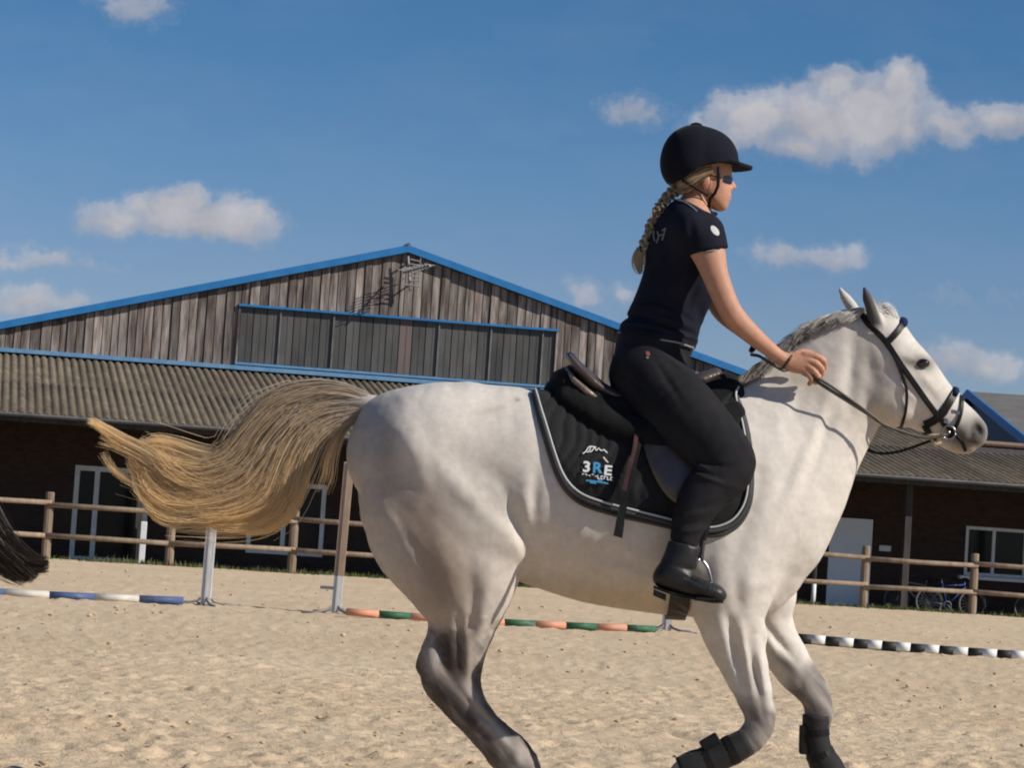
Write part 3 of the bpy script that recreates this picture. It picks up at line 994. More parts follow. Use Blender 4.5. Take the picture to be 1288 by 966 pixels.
# ------------------------------------------------------------------ the grey horse
def horse_fields():
    xlo, xhi = P(425, 600, HY)[0], P(1256, 600, HY)[0]
    g = Grid(axis_steps(xlo, xhi, .0078, [(P(1080, 500, HY)[0], 9, .0056)]), axis_steps(HY-.36, HY+.36, .0078),
             axis_steps(-.02, 2.02, .0078))
    # trunk
    g.add([S_(516, 572, 80, .225), S_(556, 586, 101, .265), S_(600, 596, 112, .275), S_(650, 606, 118, .275), S_(700, 620, 121, .275),
           S_(760, 636, 124, .285), S_(820, 642, 128, .28), S_(872, 640, 134, .26), S_(915, 626, 132, .235), S_(945, 615, 112, .20)], .02)
    # croup roundness towards the dock
    g.add([S_(478, 520, 19, .06), S_(520, 530, 40, .14), S_(575, 540, 55, .18)], .05)
    # withers
    g.add([S_(840, 535, 26, .06), S_(890, 520, 30, .055), S_(935, 508, 28, .05), S_(985, 492, 30, .045)], .05)
    # chest
    g.add([S_(925, 640, 110, .215), S_(955, 662, 82, .20), S_(962, 690, 56, .17)], .05)
    g.add([S_(905, 745, 40, .15), S_(950, 745, 34, .13), S_(974, 728, 30, .11)], .04)
    # neck
    g.add([S_(935, 595, 112, .165), S_(975, 572, 100, .135), S_(1010, 535, 86, .105), S_(1040, 497, 76, .090), S_(1068, 463, 66, .082), S_(1090, 445, 52, .078)], .05)
    # head
    g.add([S_(1106, 424, 34, .070), S_(1113, 455, 47, .088), S_(1134, 480, 48, .090), S_(1160, 502, 39.5, .070), S_(1184, 519, 31, .056), S_(1209, 535, 25, .052), S_(1221, 543, 21, .050)], .025)
    g.add([S_(1117, 497, 34, .088), S_(1126, 508, 27, .088)], .03)         # jowl
    g.add([S_(1192, 553, 12, .038), S_(1206, 560, 11, .036), S_(1218, 563, 8, .034)], .015)          # chin
    g.add([S_(1212, 543, 15, .050), S_(1225, 549, 13, .046)], .02)          # lips
    # far legs
    g.add([S_(535, 590, 88, .12, .14), S_(548, 650, 92, .115, .15), S_(568, 704, 74, .10, .15), S_(579, 752, 50, .075, .14), S_(582, 795, 36, .05, .13),
           S_(573, 842, 34, .040, .13), S_(585, 880, 24, .032, .13), S_(610, 915, 20, .028, .13), S_(650, 952, 22, .032, .13), S_(668, 985, 17, .028, .13), S_(680, 1012, 18, .034, .13)], .03)
    g.add([S_(945, 735, 60, .10, .12), S_(958, 772, 38, .075, .13), S_(975, 805, 30, .058, .13), S_(1000, 843, 25, .045, .13), S_(1023, 872, 20, .038, .13),
           S_(1029, 893, 18, .036, .13), S_(1027, 925, 15.5, .027, .13), S_(1031, 948, 16, .028, .13), S_(1042, 974, 17, .032, .13), S_(1056, 998, 14, .027, .13), S_(1066, 1016, 17, .034, .13)], .03)
    # near hind leg
    g.add([S_(546, 588, 92, .135, -.13), S_(556, 645, 98, .135, -.145), S_(573, 690, 85, .125, -.15), S_(583, 730, 66, .10, -.15), S_(584, 768, 48, .078, -.14),
           S_(576, 803, 39, .058, -.14), S_(562, 832, 35, .046, -.14), S_(562, 856, 31, .042, -.14), S_(584, 887, 26, .036, -.14), S_(608, 917, 23, .030, -.14),
           S_(638, 948, 25, .034, -.14), S_(655, 974, 20, .031, -.14), S_(668, 998, 17, .029, -.14), S_(676, 1014, 18, .034, -.14)], .035)
    g.add([S_(533, 838, 9, .020, -.14), S_(545, 815, 9, .018, -.14), S_(560, 790, 12, .02, -.14)], .015)      # point of hock
    g.add([S_(615, 668, 36, .05, -.20), S_(640, 686, 20, .035, -.20)], .035)                                     # stifle
    # near foreleg
    g.add([S_(905, 660, 80, .10, -.15), S_(915, 715, 66, .105, -.15), S_(918, 762, 48, .09, -.155), S_(924, 800, 38, .068, -.15), S_(936, 838, 30, .052, -.15),
           S_(948, 874, 23, .042, -.15), S_(956, 902, 19.5, .038, -.15), S_(950, 923, 19, .038, -.15), S_(926, 941, 16, .028, -.15), S_(896, 955, 15, .027, -.15),
           S_(868, 966, 17, .031, -.15), S_(852, 982, 14, .027, -.15), S_(846, 1000, 15, .030, -.15)], .03)
    # nostrils
    for sg in (-1, 1):
        h = g.blank(); h.add([S_(1230, 535, 4.8, .016, sg*.056), S_(1234, 543, 6.2, .016, sg*.052)], .005)
        k = .006; hh = np.clip(.5-.5*(g.F+h.F)/k, 0, 1); g.F = (g.F*(1-hh)-h.F*hh+k*hh*(1-hh)).astype(np.float32)
    # ears
    g.add([S_(1100, 411, 11, .022, -.055), S_(1096, 395, 10.5, .022, -.062), S_(1092, 379, 7.8, .016, -.066), S_(1089, 368, 3.2, .007, -.068), S_(1087, 362, 1.4, .004, -.068)], .012)
    g.add([S_(1087, 404, 10, .022, .055), S_(1076, 391, 8.5, .020, .062), S_(1065, 377, 6, .015, .066), S_(1059, 368, 3, .007, .068), S_(1057, 363, 1.4, .004, .068)], .012)
    return g

def horse_relief(g):
    X = g.x[:, None]; Z = g.z[None, :]
    u, v = topx(X, HY-.2, Z)
    R = np.zeros_like(u)
    # (cx, cy, rx, ry, angle, millimetres): swells +, hollows -
    for cx, cy, rx, ry, an, mm in [
        (520, 565, 16, 70, -12, 6), (505, 640, 70, 12, 52, -5), (640, 672, 30, 9, 40, 4),
        (645, 640, 10, 34, -25, -7), (664, 645, 8, 34, -8, 7), (652, 665, 5, 30, -18, -10), (672, 630, 7, 45, 5, -6), (640, 688, 20, 11, 10, 5), (612, 722, 16, 24, 20, 5), (592, 735, 10, 26, 0, -5),
        (625, 600, 26, 14, 40, -5), (690, 540, 45, 35, 0, 4), (560, 700, 14, 46, -15, 5), (530, 700, 7, 60, -32, -5), (610, 765, 8, 34, 10, 5), (594, 770, 6, 30, 6, -5),
        (545, 770, 7, 32, -8, -4), (575, 612, 90, 15, 46, 9), (548, 652, 60, 22, 52, -11), (606, 590, 50, 26, 40, -4), (520, 575, 12, 60, -30, 5), (556, 822, 5, 22, -14, -9), (541, 832, 7, 16, -10, 4), (588, 826, 6, 28, 3, 5), (577, 800, 5, 30, 0, -6), (572, 860, 10, 10, 0, -4),
        (598, 886, 4, 26, -42, 5), (606, 900, 3.5, 34, -42, -6), (622, 920, 4, 22, -42, 4), (648, 955, 8, 8, 0, 3),
        # shoulder, forearm
        (940, 640, 10, 70, 18, -6), (915, 620, 22, 80, 14, 5), (965, 660, 16, 60, 18, 6), (890, 720, 10, 30, 0, -4), (985, 690, 16, 34, 10, 5), (958, 735, 26, 9, -25, 4),
        (900, 735, 16, 26, 0, 6), (925, 745, 8, 26, -5, -5), (942, 740, 10, 24, 0, 4), (907, 800, 9, 36, -14, 6), (926, 822, 5, 42, -14, -9), (938, 820, 6, 36, -12, 6), (950, 850, 4, 36, -14, -9), (958, 838, 5, 30, -8, 5),
        (948, 900, 6, 9, 0, -3), (992, 815, 5, 34, -38, -8), (1004, 835, 6, 26, -36, 5), (978, 815, 7, 26, -34, 5), (1020, 868, 6, 8, 0, -3),
        # ribs and belly
        (760, 700, 70, 12, 20, -4), (790, 720, 50, 9, 22, 4), (700, 690, 12, 40, 20, -3), (745, 720, 9, 30, 25, 3), (720, 690, 8, 34, 22, 3),
        # neck
        (1000, 520, 40, 10, -60, -5), (1035, 560, 8, 70, 22, -6), (1022, 560, 8, 66, 22, 5), (1050, 500, 30, 12, -50, 4), (975, 560, 12, 60, 25, 4), (1076, 470, 9, 46, 4, -10), (985, 610, 8, 50, 22, -5),
        # head
        (1104, 497, 22, 10, 70, 2), (1128, 520, 26, 11, 28, 2), (1150, 493, 26, 4.5, 33, 4), (1160, 515, 30, 7, 38, -3), (1158, 462, 14, 5, 20, -6), (1153, 448, 15, 5, 18, 5), (1168, 470, 24, 5, 48, 4), (1182, 498, 18, 6, 48, -4),
        (1120, 430, 12, 10, 0, -4), (1100, 455, 8, 26, -10, -4), (1232, 541, 5, 8, 25, -13), (1232, 541, 12, 13, 25, 4), (1161, 463, 12, 3, 12, 4), (1161, 451, 12, 3, 12, 4), (1224, 556, 12, 2.2, 12, -5), (1140, 500, 10, 26, 55, -2),
        (1095.5, 391, 4.5, 17, -14, -12),
    ]:
        R += np.float32(1.05*mm/1000.)*gau(u, v, cx, cy, rx, ry, an)
    R *= 1+.7*(v > 775)
    R += .0055*fbm(u, v, 50, 4, .022, .5)*(v < 800)+.003*fbm(u, v, 55, 3, .06, .5)*(v >= 775)
    R = R.astype(np.float32)
    yy = np.abs(g.y-HY)[None, :, None]
    w = np.clip(yy/.05, 0, 1)
    g.F = g.F-R[:, None, :]*w
    return g

def coat_colour(V):
    u, v = topx(V[:, 0], V[:, 1], V[:, 2])
    C = np.tile(np.array([.56, .518, .472]), (len(V), 1))
    def ov(cx, cy, rx, ry, an, col, al, p=1.0):
        w = (gau(u, v, cx, cy, rx, ry, an)**p*al)[:, None]
        C[:] = C*(1-w)+np.array(col)*w
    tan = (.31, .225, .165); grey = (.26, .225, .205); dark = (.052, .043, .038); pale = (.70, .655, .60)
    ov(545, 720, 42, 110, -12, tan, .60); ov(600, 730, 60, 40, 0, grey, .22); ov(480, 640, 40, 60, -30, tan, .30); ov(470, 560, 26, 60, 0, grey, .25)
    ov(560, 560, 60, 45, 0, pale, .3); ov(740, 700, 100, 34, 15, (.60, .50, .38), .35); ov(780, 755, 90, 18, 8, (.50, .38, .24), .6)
    ov(700, 560, 40, 40, 0, pale, .3); ov(960, 640, 50, 70, 0, pale, .4); ov(1110, 520, 26, 26, 0, (.55, .43, .31), .45)
    # legs
    hind = (u < 720)
    n = fbm(u, v, 80, 5, .035, .6)
    n2 = fbm((u*.62+v*.78)*.20, u*.78-v*.62, 84, 4, .10, .6)
    t = np.clip((v-768)/72+.75*n+.45*n2, 0, 1)*hind; t = t*t*(3-2*t)
    w = (t*.92)[:, None]; dk = np.array(dark)[None]*(1+5.0*np.clip(n2+.12, 0, 1))[:, None]; C[:] = C*(1-w)+dk*w
    for a in [(543, 833, 7, 20, -12, (.40, .36, .34), .85), (592, 826, 7, 36, 2, (.34, .29, .25), .8), (602, 776, 20, 26, 0, (.40, .34, .29), .4), (606, 897, 5, 34, -44, (.36, .31, .27), .6), (633, 927, 6, 28, -44, (.50, .46, .42), .65), (655, 956, 7, 9, 0, (.42, .38, .35), .55),
              (573, 838, 11, 30, 0, (.018, .015, .014), .75), (566, 812, 10, 22, -8, (.022, .018, .016), .6), (590, 905, 5, 44, -44, (.02, .017, .016), .6), (560, 872, 10, 14, -30, (.03, .025, .022), .5)]:
        ov(*a)
    # brown-grey mottling on the thigh, with shade below its ridge painted in
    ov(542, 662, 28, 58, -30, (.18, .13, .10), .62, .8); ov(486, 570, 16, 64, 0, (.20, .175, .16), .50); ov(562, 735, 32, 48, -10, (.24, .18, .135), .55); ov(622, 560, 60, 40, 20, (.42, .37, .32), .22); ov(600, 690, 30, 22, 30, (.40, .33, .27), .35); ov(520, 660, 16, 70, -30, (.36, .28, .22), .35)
    fore = (u > 820)
    nearf = fore & (V[:, 1] < HY)
    t = np.clip((v-866)/34+.5*n+.3*n2, 0, 1)*nearf; t = t*t*(3-2*t)
    w = (t*np.clip(.72-.5*n2, .3, .95))[:, None]; C[:] = C*(1-w)+np.array((.13, .11, .10))*w
    farf = fore & (V[:, 1] >= HY) & (v > 780)
    s = (u-990)*.55+(v-830)*.8
    t = np.clip(s/36+.5*n+.2*n2, 0, 1)*farf; t = t*t*(3-2*t)
    w = (t*np.clip(.78-.5*n2, .3, .95))[:, None]; C[:] = C*(1-w)+np.array((.13, .11, .10))*w
    w = (farf*gau(u, v, 1005, 848, 34, 5, 48)*.6)[:, None]; C[:] = C*(1-w)+np.array((.5, .45, .41))*w
    w = (farf*gau(u, v, 993, 838, 26, 7, 42)*.7)[:, None]; C[:] = C*(1-w)+np.array((.075, .065, .06))*w
    ov(952, 868, 4, 36, -14, (.16, .13, .12), .55); ov(960, 890, 3, 22, -14, dark, .5)
    # face
    ov(1228, 546, 20, 22, 20, (.115, .098, .092), .88); ov(1232, 540, 6, 9.5, -14, (.006, .005, .005), 1.0, .45); ov(1212, 566, 20, 8, 0, (.36, .25, .16), .6)
    ov(1209, 550, 19, 12, 0, (.055, .047, .044), .85); ov(1152, 453, 20, 10, 20, (.28, .24, .21), .5); ov(1161, 457, 11, 7, 10, (.035, .03, .028), .97, .6); ov(1190, 548, 16, 10, 20, (.22, .18, .15), .5)
    ov(1098, 455, 14, 50, -8, (.42, .37, .33), .25); ov(1225, 556, 10, 2.4, 10, (.05, .04, .04), .8)
    e = ((V[:, 1] < HY-.03) & (v < 416) & (v > 355) & (u > 1080+np.clip(v-388, 0, 40)*.62))*1.0
    w = (e/(1+np.exp(-((1094.5+(v-361)*.33)-u)/.8))*np.clip((416-v)/10, 0, 1)*.95)[:, None]; C[:] = C*(1-w)+np.array((.05, .048, .05))*w
    # small scars and flecks
    ov(651, 503, 3, 2.5, 20, (.2, .15, .12), .8); ov(622, 515, 14, 5, -15, tan, .45)
    r = np.random.default_rng(3)
    for i in range(46):
        ov(460+r.random()*560, 500+r.random()*260, 2+5*r.random(), 1.5+2*r.random(), r.random()*180, (.45, .38, .32), .10+.15*r.random())
    C *= (1+.09*fbm(u, v, 61, 3, .02)+.07*fbm(u, v, 66, 3, .09)+.10*fbm(u, v, 68, 3, .25))[:, None]
    return np.clip(C, .01, .9)

def coat_mat():
    def f(t, b):
        a = t.new('ShaderNodeVertexColor', layer_name='coat')
        co = coords(t)
        n = t.noise(t.mapping(co, scale=(1, 1, 1)), 30, 5, .65)
        col = t.mix(t.ramp(n, [(.35, 0.), (.75, .22)]), a.outputs[0], t.mix(1.0, a.outputs[0], (.72, .68, .64), 'MULTIPLY'))
        hair = t.noise(t.mapping(co, scale=(60, 200, 260), rot=(0, radians(-50), 0)), 3.0, 4, .6)
        k = t.ramp(hair, [(.3, .93), (.7, 1.05)])
        col = t.mix(1.0, col, k, 'MULTIPLY')
        t.l.new(col, b.inputs['Base Color'])
        big = t.noise(co, 14, 4, .55)
        h = t.math('ADD', t.math('MULTIPLY', hair, .25), big)
        t.l.new(t.bump(h, .28, .006), b.inputs['Normal'])
        b.inputs['Sheen Weight'].default_value = .0
        b.inputs['Sheen Roughness'].default_value = .5
    return mat('grey_coat', (.6, .56, .5), .62, f, spec=.14)

GH = horse_relief(horse_fields())
HORSE = thing('horse', 'white-grey horse cantering to the right with wind-blown blond tail', 'horse', (*P(780, 800, HY)[:2], 0))
_V, _F = surface_nets(GH)
_V = relax(_V, _F, 2)
M_COAT = coat_mat()
HB = part('body', _V, _F, M_COAT, HORSE, True)
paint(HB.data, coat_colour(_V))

# --- eyes
def eye(px, py, side, parent):
    p = P(px, py, HY+side*.076)
    mb = MB()
    n = 12; V = []; F = []
    for i in range(9):
        th = pi*i/8
        for j in range(n):
            ph = 2*pi*j/n
            V.append(p+np.array([.024*sin(th)*cos(ph), .019*sin(th)*sin(ph), .0165*cos(th)]))
    for i in range(8):
        for j in range(n): F.append((i*n+j, i*n+(j+1) % n, (i+1)*n+(j+1) % n, (i+1)*n+j))
    mb.add(V, F)
    return mb.build('eye', M_EYE, parent, True)
M_EYE = mat('eye', (.012, .008, .006), .06, spec=.8)
eye(1161, 457, -1, HORSE); eye(1161, 457, 1, HORSE)
print('EYE', [(_V[np.argmin(np.linalg.norm(_V-P(px, py, HY-.07), axis=1))]-P(px, py, HY-.07)).round(4).tolist() for px, py in ((1161, 457), (1145, 460), (1232, 541))])

# --- hooves
def hoof(px, py, yo, ang, parent):
    c = P(px, py, HY+yo)
    V = []; n = 14
    for k, (h, r) in enumerate([(.0, .062), (.012, .063), (.06, .050), (.075, .043)]):
        for j in range(n):
            a = 2*pi*j/n
            V.append((r*cos(a)+(.028-.45*h)*1.0, r*.86*sin(a), h))
    F = [(k*n+j, k*n+(j+1) % n, (k+1)*n+(j+1) % n, (k+1)*n+j) for k in range(3) for j in range(n)]+[tuple(range(n-1, -1, -1)), tuple(range(3*n, 4*n))]
    V = np.array(V); a = radians(ang)
    R = np.array([[cos(a), 0, sin(a)], [0, 1, 0], [-sin(a), 0, cos(a)]])
    V = V@R.T+c
    return part('hoof', V, F, M_HOOF, parent, True)
M_HOOF = worn((.05, .045, .04), (.10, .085, .07), 14, rough=.6, rnd=.1)
hoof(680, 1044, -.14, -6, HORSE); hoof(690, 1040, .13, -6, HORSE); hoof(838, 1018, -.15, 70, HORSE); hoof(1072, 1043, .13, -8, HORSE)

# --- hair built from fine strands
def strands(name, guides, counts, parent, m, r0=.0024, r1=.0004, seg=18, colf=None, seed=1, label=None, curl=.05, vary=.42, tilt=.9):
    """guides: (points, spread rows, depth rows); hairs are fine tapering ribbons following a guide"""
    r = np.random.default_rng(seed)
    VV = []; CC = []; FF = []; nb = 0
    for gi, (pts, spr, dep) in enumerate(guides):
        base = spl(np.hstack([np.array(pts, float), np.array(spr, float)[:, None], np.array(dep, float)[:, None]]), 8)
        tt = np.linspace(0, 1, len(base)); N = counts[gi]
        T = np.gradient(base[:, :3], axis=0); T /= np.linalg.norm(T, axis=1)[:, None]+1e-9
        side = np.stack([-T[:, 2], 0*T[:, 0], T[:, 0]], -1)
        vg = vary[gi] if isinstance(vary, (list, tuple)) else vary
        end = 1.0-vg*r.random(N)**1.2
        q = np.linspace(0, 1, seg)[None]*end[:, None]
        c = np.stack([np.interp(q, tt, base[:, j]) for j in range(5)], -1)
        sd2 = np.stack([np.interp(q, tt, side[:, j]) for j in range(3)], -1)
        a = np.clip(r.normal(0, .48, N), -1.25, 1.25); d = r.normal(0, .5, N)
        lock = np.round(a*7+d*3)                                   # hairs gather in locks
        lk = np.random.default_rng(seed+5); tab = lk.normal(0, 1, 400)
        a2 = a[:, None]+(r.normal(0, .14, N)+.16*tab[(lock.astype(int)) % 400])[:, None]*q
        d2 = d[:, None]+r.normal(0, .3, N)[:, None]*q
        wv = (curl*r.normal(0, 1, N))[:, None]*np.sin(q*(5+6*r.random(N))[:, None]+(r.random(N)*6)[:, None])*q
        p = c[..., :3]+sd2*((a2+wv)*c[..., 3])[..., None]
        p[..., 1] += d2*c[..., 4]*.55
        rad = (r0*(.6+.8*r.random(N)))[:, None]*np.clip(1-(q/end[:, None])**1.6*.92, .05, 1)+r1
        Tn = np.gradient(p, axis=1); Tn /= np.linalg.norm(Tn, axis=-1)[..., None]+1e-9
        e1 = np.stack([-Tn[..., 2], 0*Tn[..., 0], Tn[..., 0]], -1); e1 /= np.linalg.norm(e1, axis=-1)[..., None]+1e-9
        e2 = np.cross(Tn, e1)
        th = (r.random(N)-.5)*2*tilt
        w = e1*np.cos(th)[:, None, None]+e2*np.sin(th)[:, None, None]
        V = np.stack([p-w*rad[..., None], p+w*rad[..., None]], 2)    # N, seg, 2, 3
        i = (np.arange(N)[:, None]*seg+np.arange(seg-1)[None]).ravel()*2+nb
        FF.append(np.stack([i, i+1, i+3, i+2], -1)); VV.append(V.reshape(-1, 3)); nb += N*seg*2
        if colf:
            rr = r.random(N)
            col = np.stack([colf(q[k], rr[k], gi, a[k]) for k in range(N)])
            CC.append(np.repeat(col.reshape(-1, 3), 2, axis=0))
    V = np.vstack(VV); F = np.vstack(FF)
    o = part(name, V, F, m, parent, True, label=label)
    if colf: paint(o.data, np.vstack(CC))
    return o

def hair_mat(name, rough=.45, spec=.35):
    def f(t, b):
        a = t.new('ShaderNodeVertexColor', layer_name='coat')
        t.l.new(a.outputs[0], b.inputs['Base Color'])
        tr = t.new('ShaderNodeBsdfTranslucent'); t.l.new(a.outputs[0], tr.inputs[0])
        mx = t.new('ShaderNodeMixShader'); mx.inputs[0].default_value = .5
        out = [n for n in t.n if n.type == 'OUTPUT_MATERIAL'][0]
        t.l.new(b.outputs[0], mx.inputs[1]); t.l.new(tr.outputs[0], mx.inputs[2]); t.l.new(mx.outputs[0], out.inputs[0])
    return mat(name, (.4, .3, .2), rough, f, spec=spec)
M_HAIR = hair_mat('horse_hair')

def pxg(rows, spr, dep, yo=0.0):
    """guide through photo positions; rows (px, py[, lateral offset])"""
    pts = [P(q[0], q[1], HY+(q[2] if len(q) > 2 else yo)) for q in rows]
    return (pts, np.array(spr)*PXM, dep)

def tail_col(q, r, gi, a):
    root = np.array([.50, .455, .41]); mid = np.array([.56, .44, .30]); tip = np.array([.90, .68, .38]); dk = np.array([.26, .18, .11])
    x = q[:, None]
    c = root*(1-np.clip(x*3, 0, 1))+mid*np.clip(x*3, 0, 1)
    t = np.clip((x-.38)*2.4, 0, 1); c = c*(1-t)+tip*t
    if gi in GREY_G: c = c*.75+np.array([.42, .34, .26])*.25
    k = .92+.22*r
    if r < .12: c = c*.6+dk*.4
    if r > .93: c = c*.6+np.array([.85, .74, .52])*.4
    return np.clip(c*k, .01, .95)
GREY_G = (0, 1)
tail_guides = [
    # upper arc, running on into the narrow tip at the far left
    pxg([(472, 510), (445, 503), (405, 500), (362, 512), (336, 540), (306, 576), (265, 596), (222, 590), (192, 574), (170, 560)], [6, 13, 18, 22, 24, 24, 20, 18, 16, 12], [.02, .035, .04, .05, .05, .05, .05, .05, .04, .03]),
    pxg([(472, 511), (445, 508), (405, 510), (362, 528), (332, 562), (300, 594), (262, 608), (224, 604), (200, 586), (186, 566)], [6, 15, 22, 28, 30, 26, 26, 22, 16, 10], [.02, .035, .05, .06, .06, .06, .06, .06, .05, .03]),
    pxg([(472, 512), (445, 511), (405, 518), (366, 545), (340, 588), (308, 620), (262, 634), (216, 636), (186, 616), (174, 590)], [6, 14, 22, 28, 30, 24, 20, 16, 12, 7], [.02, .03, .05, .06, .06, .06, .06, .05, .05, .03]),
    # curtain hanging down to the bottom fringe
    pxg([(472, 512), (445, 513), (410, 522), (376, 546), (354, 588), (340, 624), (306, 644), (268, 648), (232, 640)], [6, 13, 18, 24, 26, 26, 18, 12, 8], [.02, .03, .05, .06, .07, .07, .06, .06, .05]),
    pxg([(472, 513), (445, 515), (410, 526), (384, 550), (368, 590), (360, 626), (344, 652), (320, 662), (292, 660)], [6, 11, 13, 14, 14, 14, 11, 8, 6], [.02, .03, .04, .05, .06, .06, .05, .05, .04]),
    pxg([(470, 514), (446, 518), (414, 531), (393, 552), (382, 584), (378, 612), (362, 640)], [6, 8, 8, 8, 7, 7, 6], [.02, .03, .04, .04, .04, .04, .03]),
    # fine stray hairs nearer the thigh
    pxg([(466, 516), (446, 526), (428, 545), (416, 575), (412, 600), (404, 622)], [3, 4, 6, 9, 10, 10], [.02, .03, .03, .03, .03, .03]),
    # pale lock curling out at the lower left
    pxg([(300, 640), (250, 646), (212, 640), (188, 626), (170, 608)], [16, 12, 10, 8, 8], [.04] * 5),
    pxg([(300, 600), (250, 612), (215, 616), (190, 604), (170, 590), (164, 572)], [20, 16, 12, 9, 6, 4], [.04] * 6),
    pxg([(300, 640), (255, 652), (222, 658), (200, 652), (180, 634)], [10, 8, 6, 5, 4], [.04] * 5),
    pxg([(335, 560), (295, 580), (255, 574), (222, 562), (194, 556), (176, 566)], [16, 14, 12, 10, 9, 8], [.04] * 6),
    pxg([(300, 585), (255, 596), (215, 588), (185, 570), (160, 557), (138, 544), (122, 533), (110, 528)], [18, 15, 12, 9, 7, 6, 5, 5], [.05] * 8),
    pxg([(290, 600), (245, 606), (205, 592), (172, 572), (146, 560), (124, 552)], [18, 15, 11, 8, 7, 8], [.05] * 6),
    pxg([(290, 640), (240, 645), (204, 632), (178, 614), (158, 602), (142, 590), (128, 568)], [12, 9, 7, 5, 4, 4, 5], [.04] * 7),
    pxg([(440, 512), (350, 530), (310, 590), (260, 606), (205, 590), (160, 575)], [20, 40, 44, 40, 36, 34], [.06] * 6),
    pxg([(440, 515), (392, 540), (362, 600), (335, 640), (280, 652), (210, 650)], [14, 26, 28, 28, 26, 24], [.06] * 6),
    pxg([(392, 520), (332, 598), (290, 620), (246, 614), (214, 592), (196, 568)], [24, 30, 26, 20, 16, 12], [.06] * 6),
]
TAIL = strands('tail', tail_guides, [3400, 4000, 4000, 4000, 3100, 900, 110, 350, 600, 300, 400, 520, 240, 220, 260, 220, 1500], HORSE, M_HAIR, .0011, .0003, 14, vary=[.45, .40, .38, .35, .38, .5, .6, .45, .5, .5, .5, .62, .6, .6, .5, .5, .45], colf=tail_col, seed=21)
# the dock: fleshy root under the hair
mb = MB(); mb.tube([P(486, 514, HY), P(460, 508, HY), P(430, 504, HY), P(405, 512, HY)], [.042, .036, .026, .008], 10)
mb.build('tail_dock', worn((.30, .27, .24), (.38, .35, .31), 12, rough=.7), HORSE, True)

# --- mane
def mane_col(q, r, gi, a):
    x = q[:, None]
    c = np.array([.52, .49, .45])*(1-x)+np.array([.20, .185, .18])*x
    if gi == 0: c = np.array([.60, .57, .53])*(1-x*.4)
    k = .5+.8*r
    if r < .25: c = c*.4
    return np.clip(c*k, .01, .8)
def mane():
    G_ = []; cnt = []
    crest = spl([(1092, 392), (1070, 395), (1045, 402), (1020, 414), (998, 432), (982, 448), (968, 463), (952, 477)], 6)
    for i, (x, y) in enumerate(crest[1:]):
        t = i/len(crest)
        L = 24+6*sin(i*1.3)-6*t
        for yo, sg in ((-.018, 1), (.012, -1)):
            G_.append(pxg([(x+4, y+9, yo), (x-3, y-2, yo*2), (x-L*.45, y+2, yo*3.2), (x-L, y+10+8*t, yo*4.0)], [5, 4, 5, 5], [.01, .012, .014, .014])); cnt.append(44)
    # lock lying over the withers
    for (x, y, dx, dy) in [(960, 476, -34, 6), (950, 482, -30, 12), (965, 470, -30, 18)]:
        G_.append(pxg([(x, y-6, -.03), (x+dx*.3, y-6, -.05), (x+dx*.7, y+dy*.5, -.07), (x+dx, y+dy, -.08)], [7, 7, 6, 4], [.01, .012, .012, .012])); cnt.append(90)
    for (x, y) in [(1098, 396), (1106, 396), (1092, 394)]:
        G_.append(pxg([(x, y+2, 0), (x+2, y-8, -.01), (x+9, y-10, -.015), (x+17, y-2, -.02), (x+22, y+7, -.02)], [6, 5, 5, 5, 4], [.02, .03, .03, .03, .02])); cnt.append(70)
    G_.append(pxg([(1106, 398, 0), (1114, 390, -.02), (1122, 394, -.03), (1129, 405, -.03)], [5, 5, 5, 4], [.02, .03, .03, .02])); cnt.append(120)
    nf = len(G_)-4
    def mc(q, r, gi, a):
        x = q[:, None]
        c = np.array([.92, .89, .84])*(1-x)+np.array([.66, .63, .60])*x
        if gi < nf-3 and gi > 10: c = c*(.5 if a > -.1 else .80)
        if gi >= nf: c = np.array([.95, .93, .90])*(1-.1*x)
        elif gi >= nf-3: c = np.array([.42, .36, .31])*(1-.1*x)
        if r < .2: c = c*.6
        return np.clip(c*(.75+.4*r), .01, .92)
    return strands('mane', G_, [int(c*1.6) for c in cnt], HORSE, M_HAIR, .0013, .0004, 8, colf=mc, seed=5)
mane()
# ------------------------------------------------------------------ conforming to the horse
from mathutils.bvhtree import BVHTree
_Vh, _Fh = _V, _F
BVH = BVHTree.FromPolygons(_Vh.tolist(), _Fh.tolist())
def surf(px, py, off=0.0, yo=-.2):
    d = Vector(ray(px, py)).normalized()
    h = BVH.ray_cast(Vector(CAMP), d)
    if h[0] is None or abs(h[0].y-HY) > .5:
        h = BVH.find_nearest(Vector(P(px, py, HY)))
        n = h[1]
    else: n = h[1]
    if n.dot(d) > .2: n = -n
    return np.array(h[0]+n*off), np.array(n)
def mirror(V):
    V = np.array(V, float); V[:, 1] = 2*HY-V[:, 1]; return V

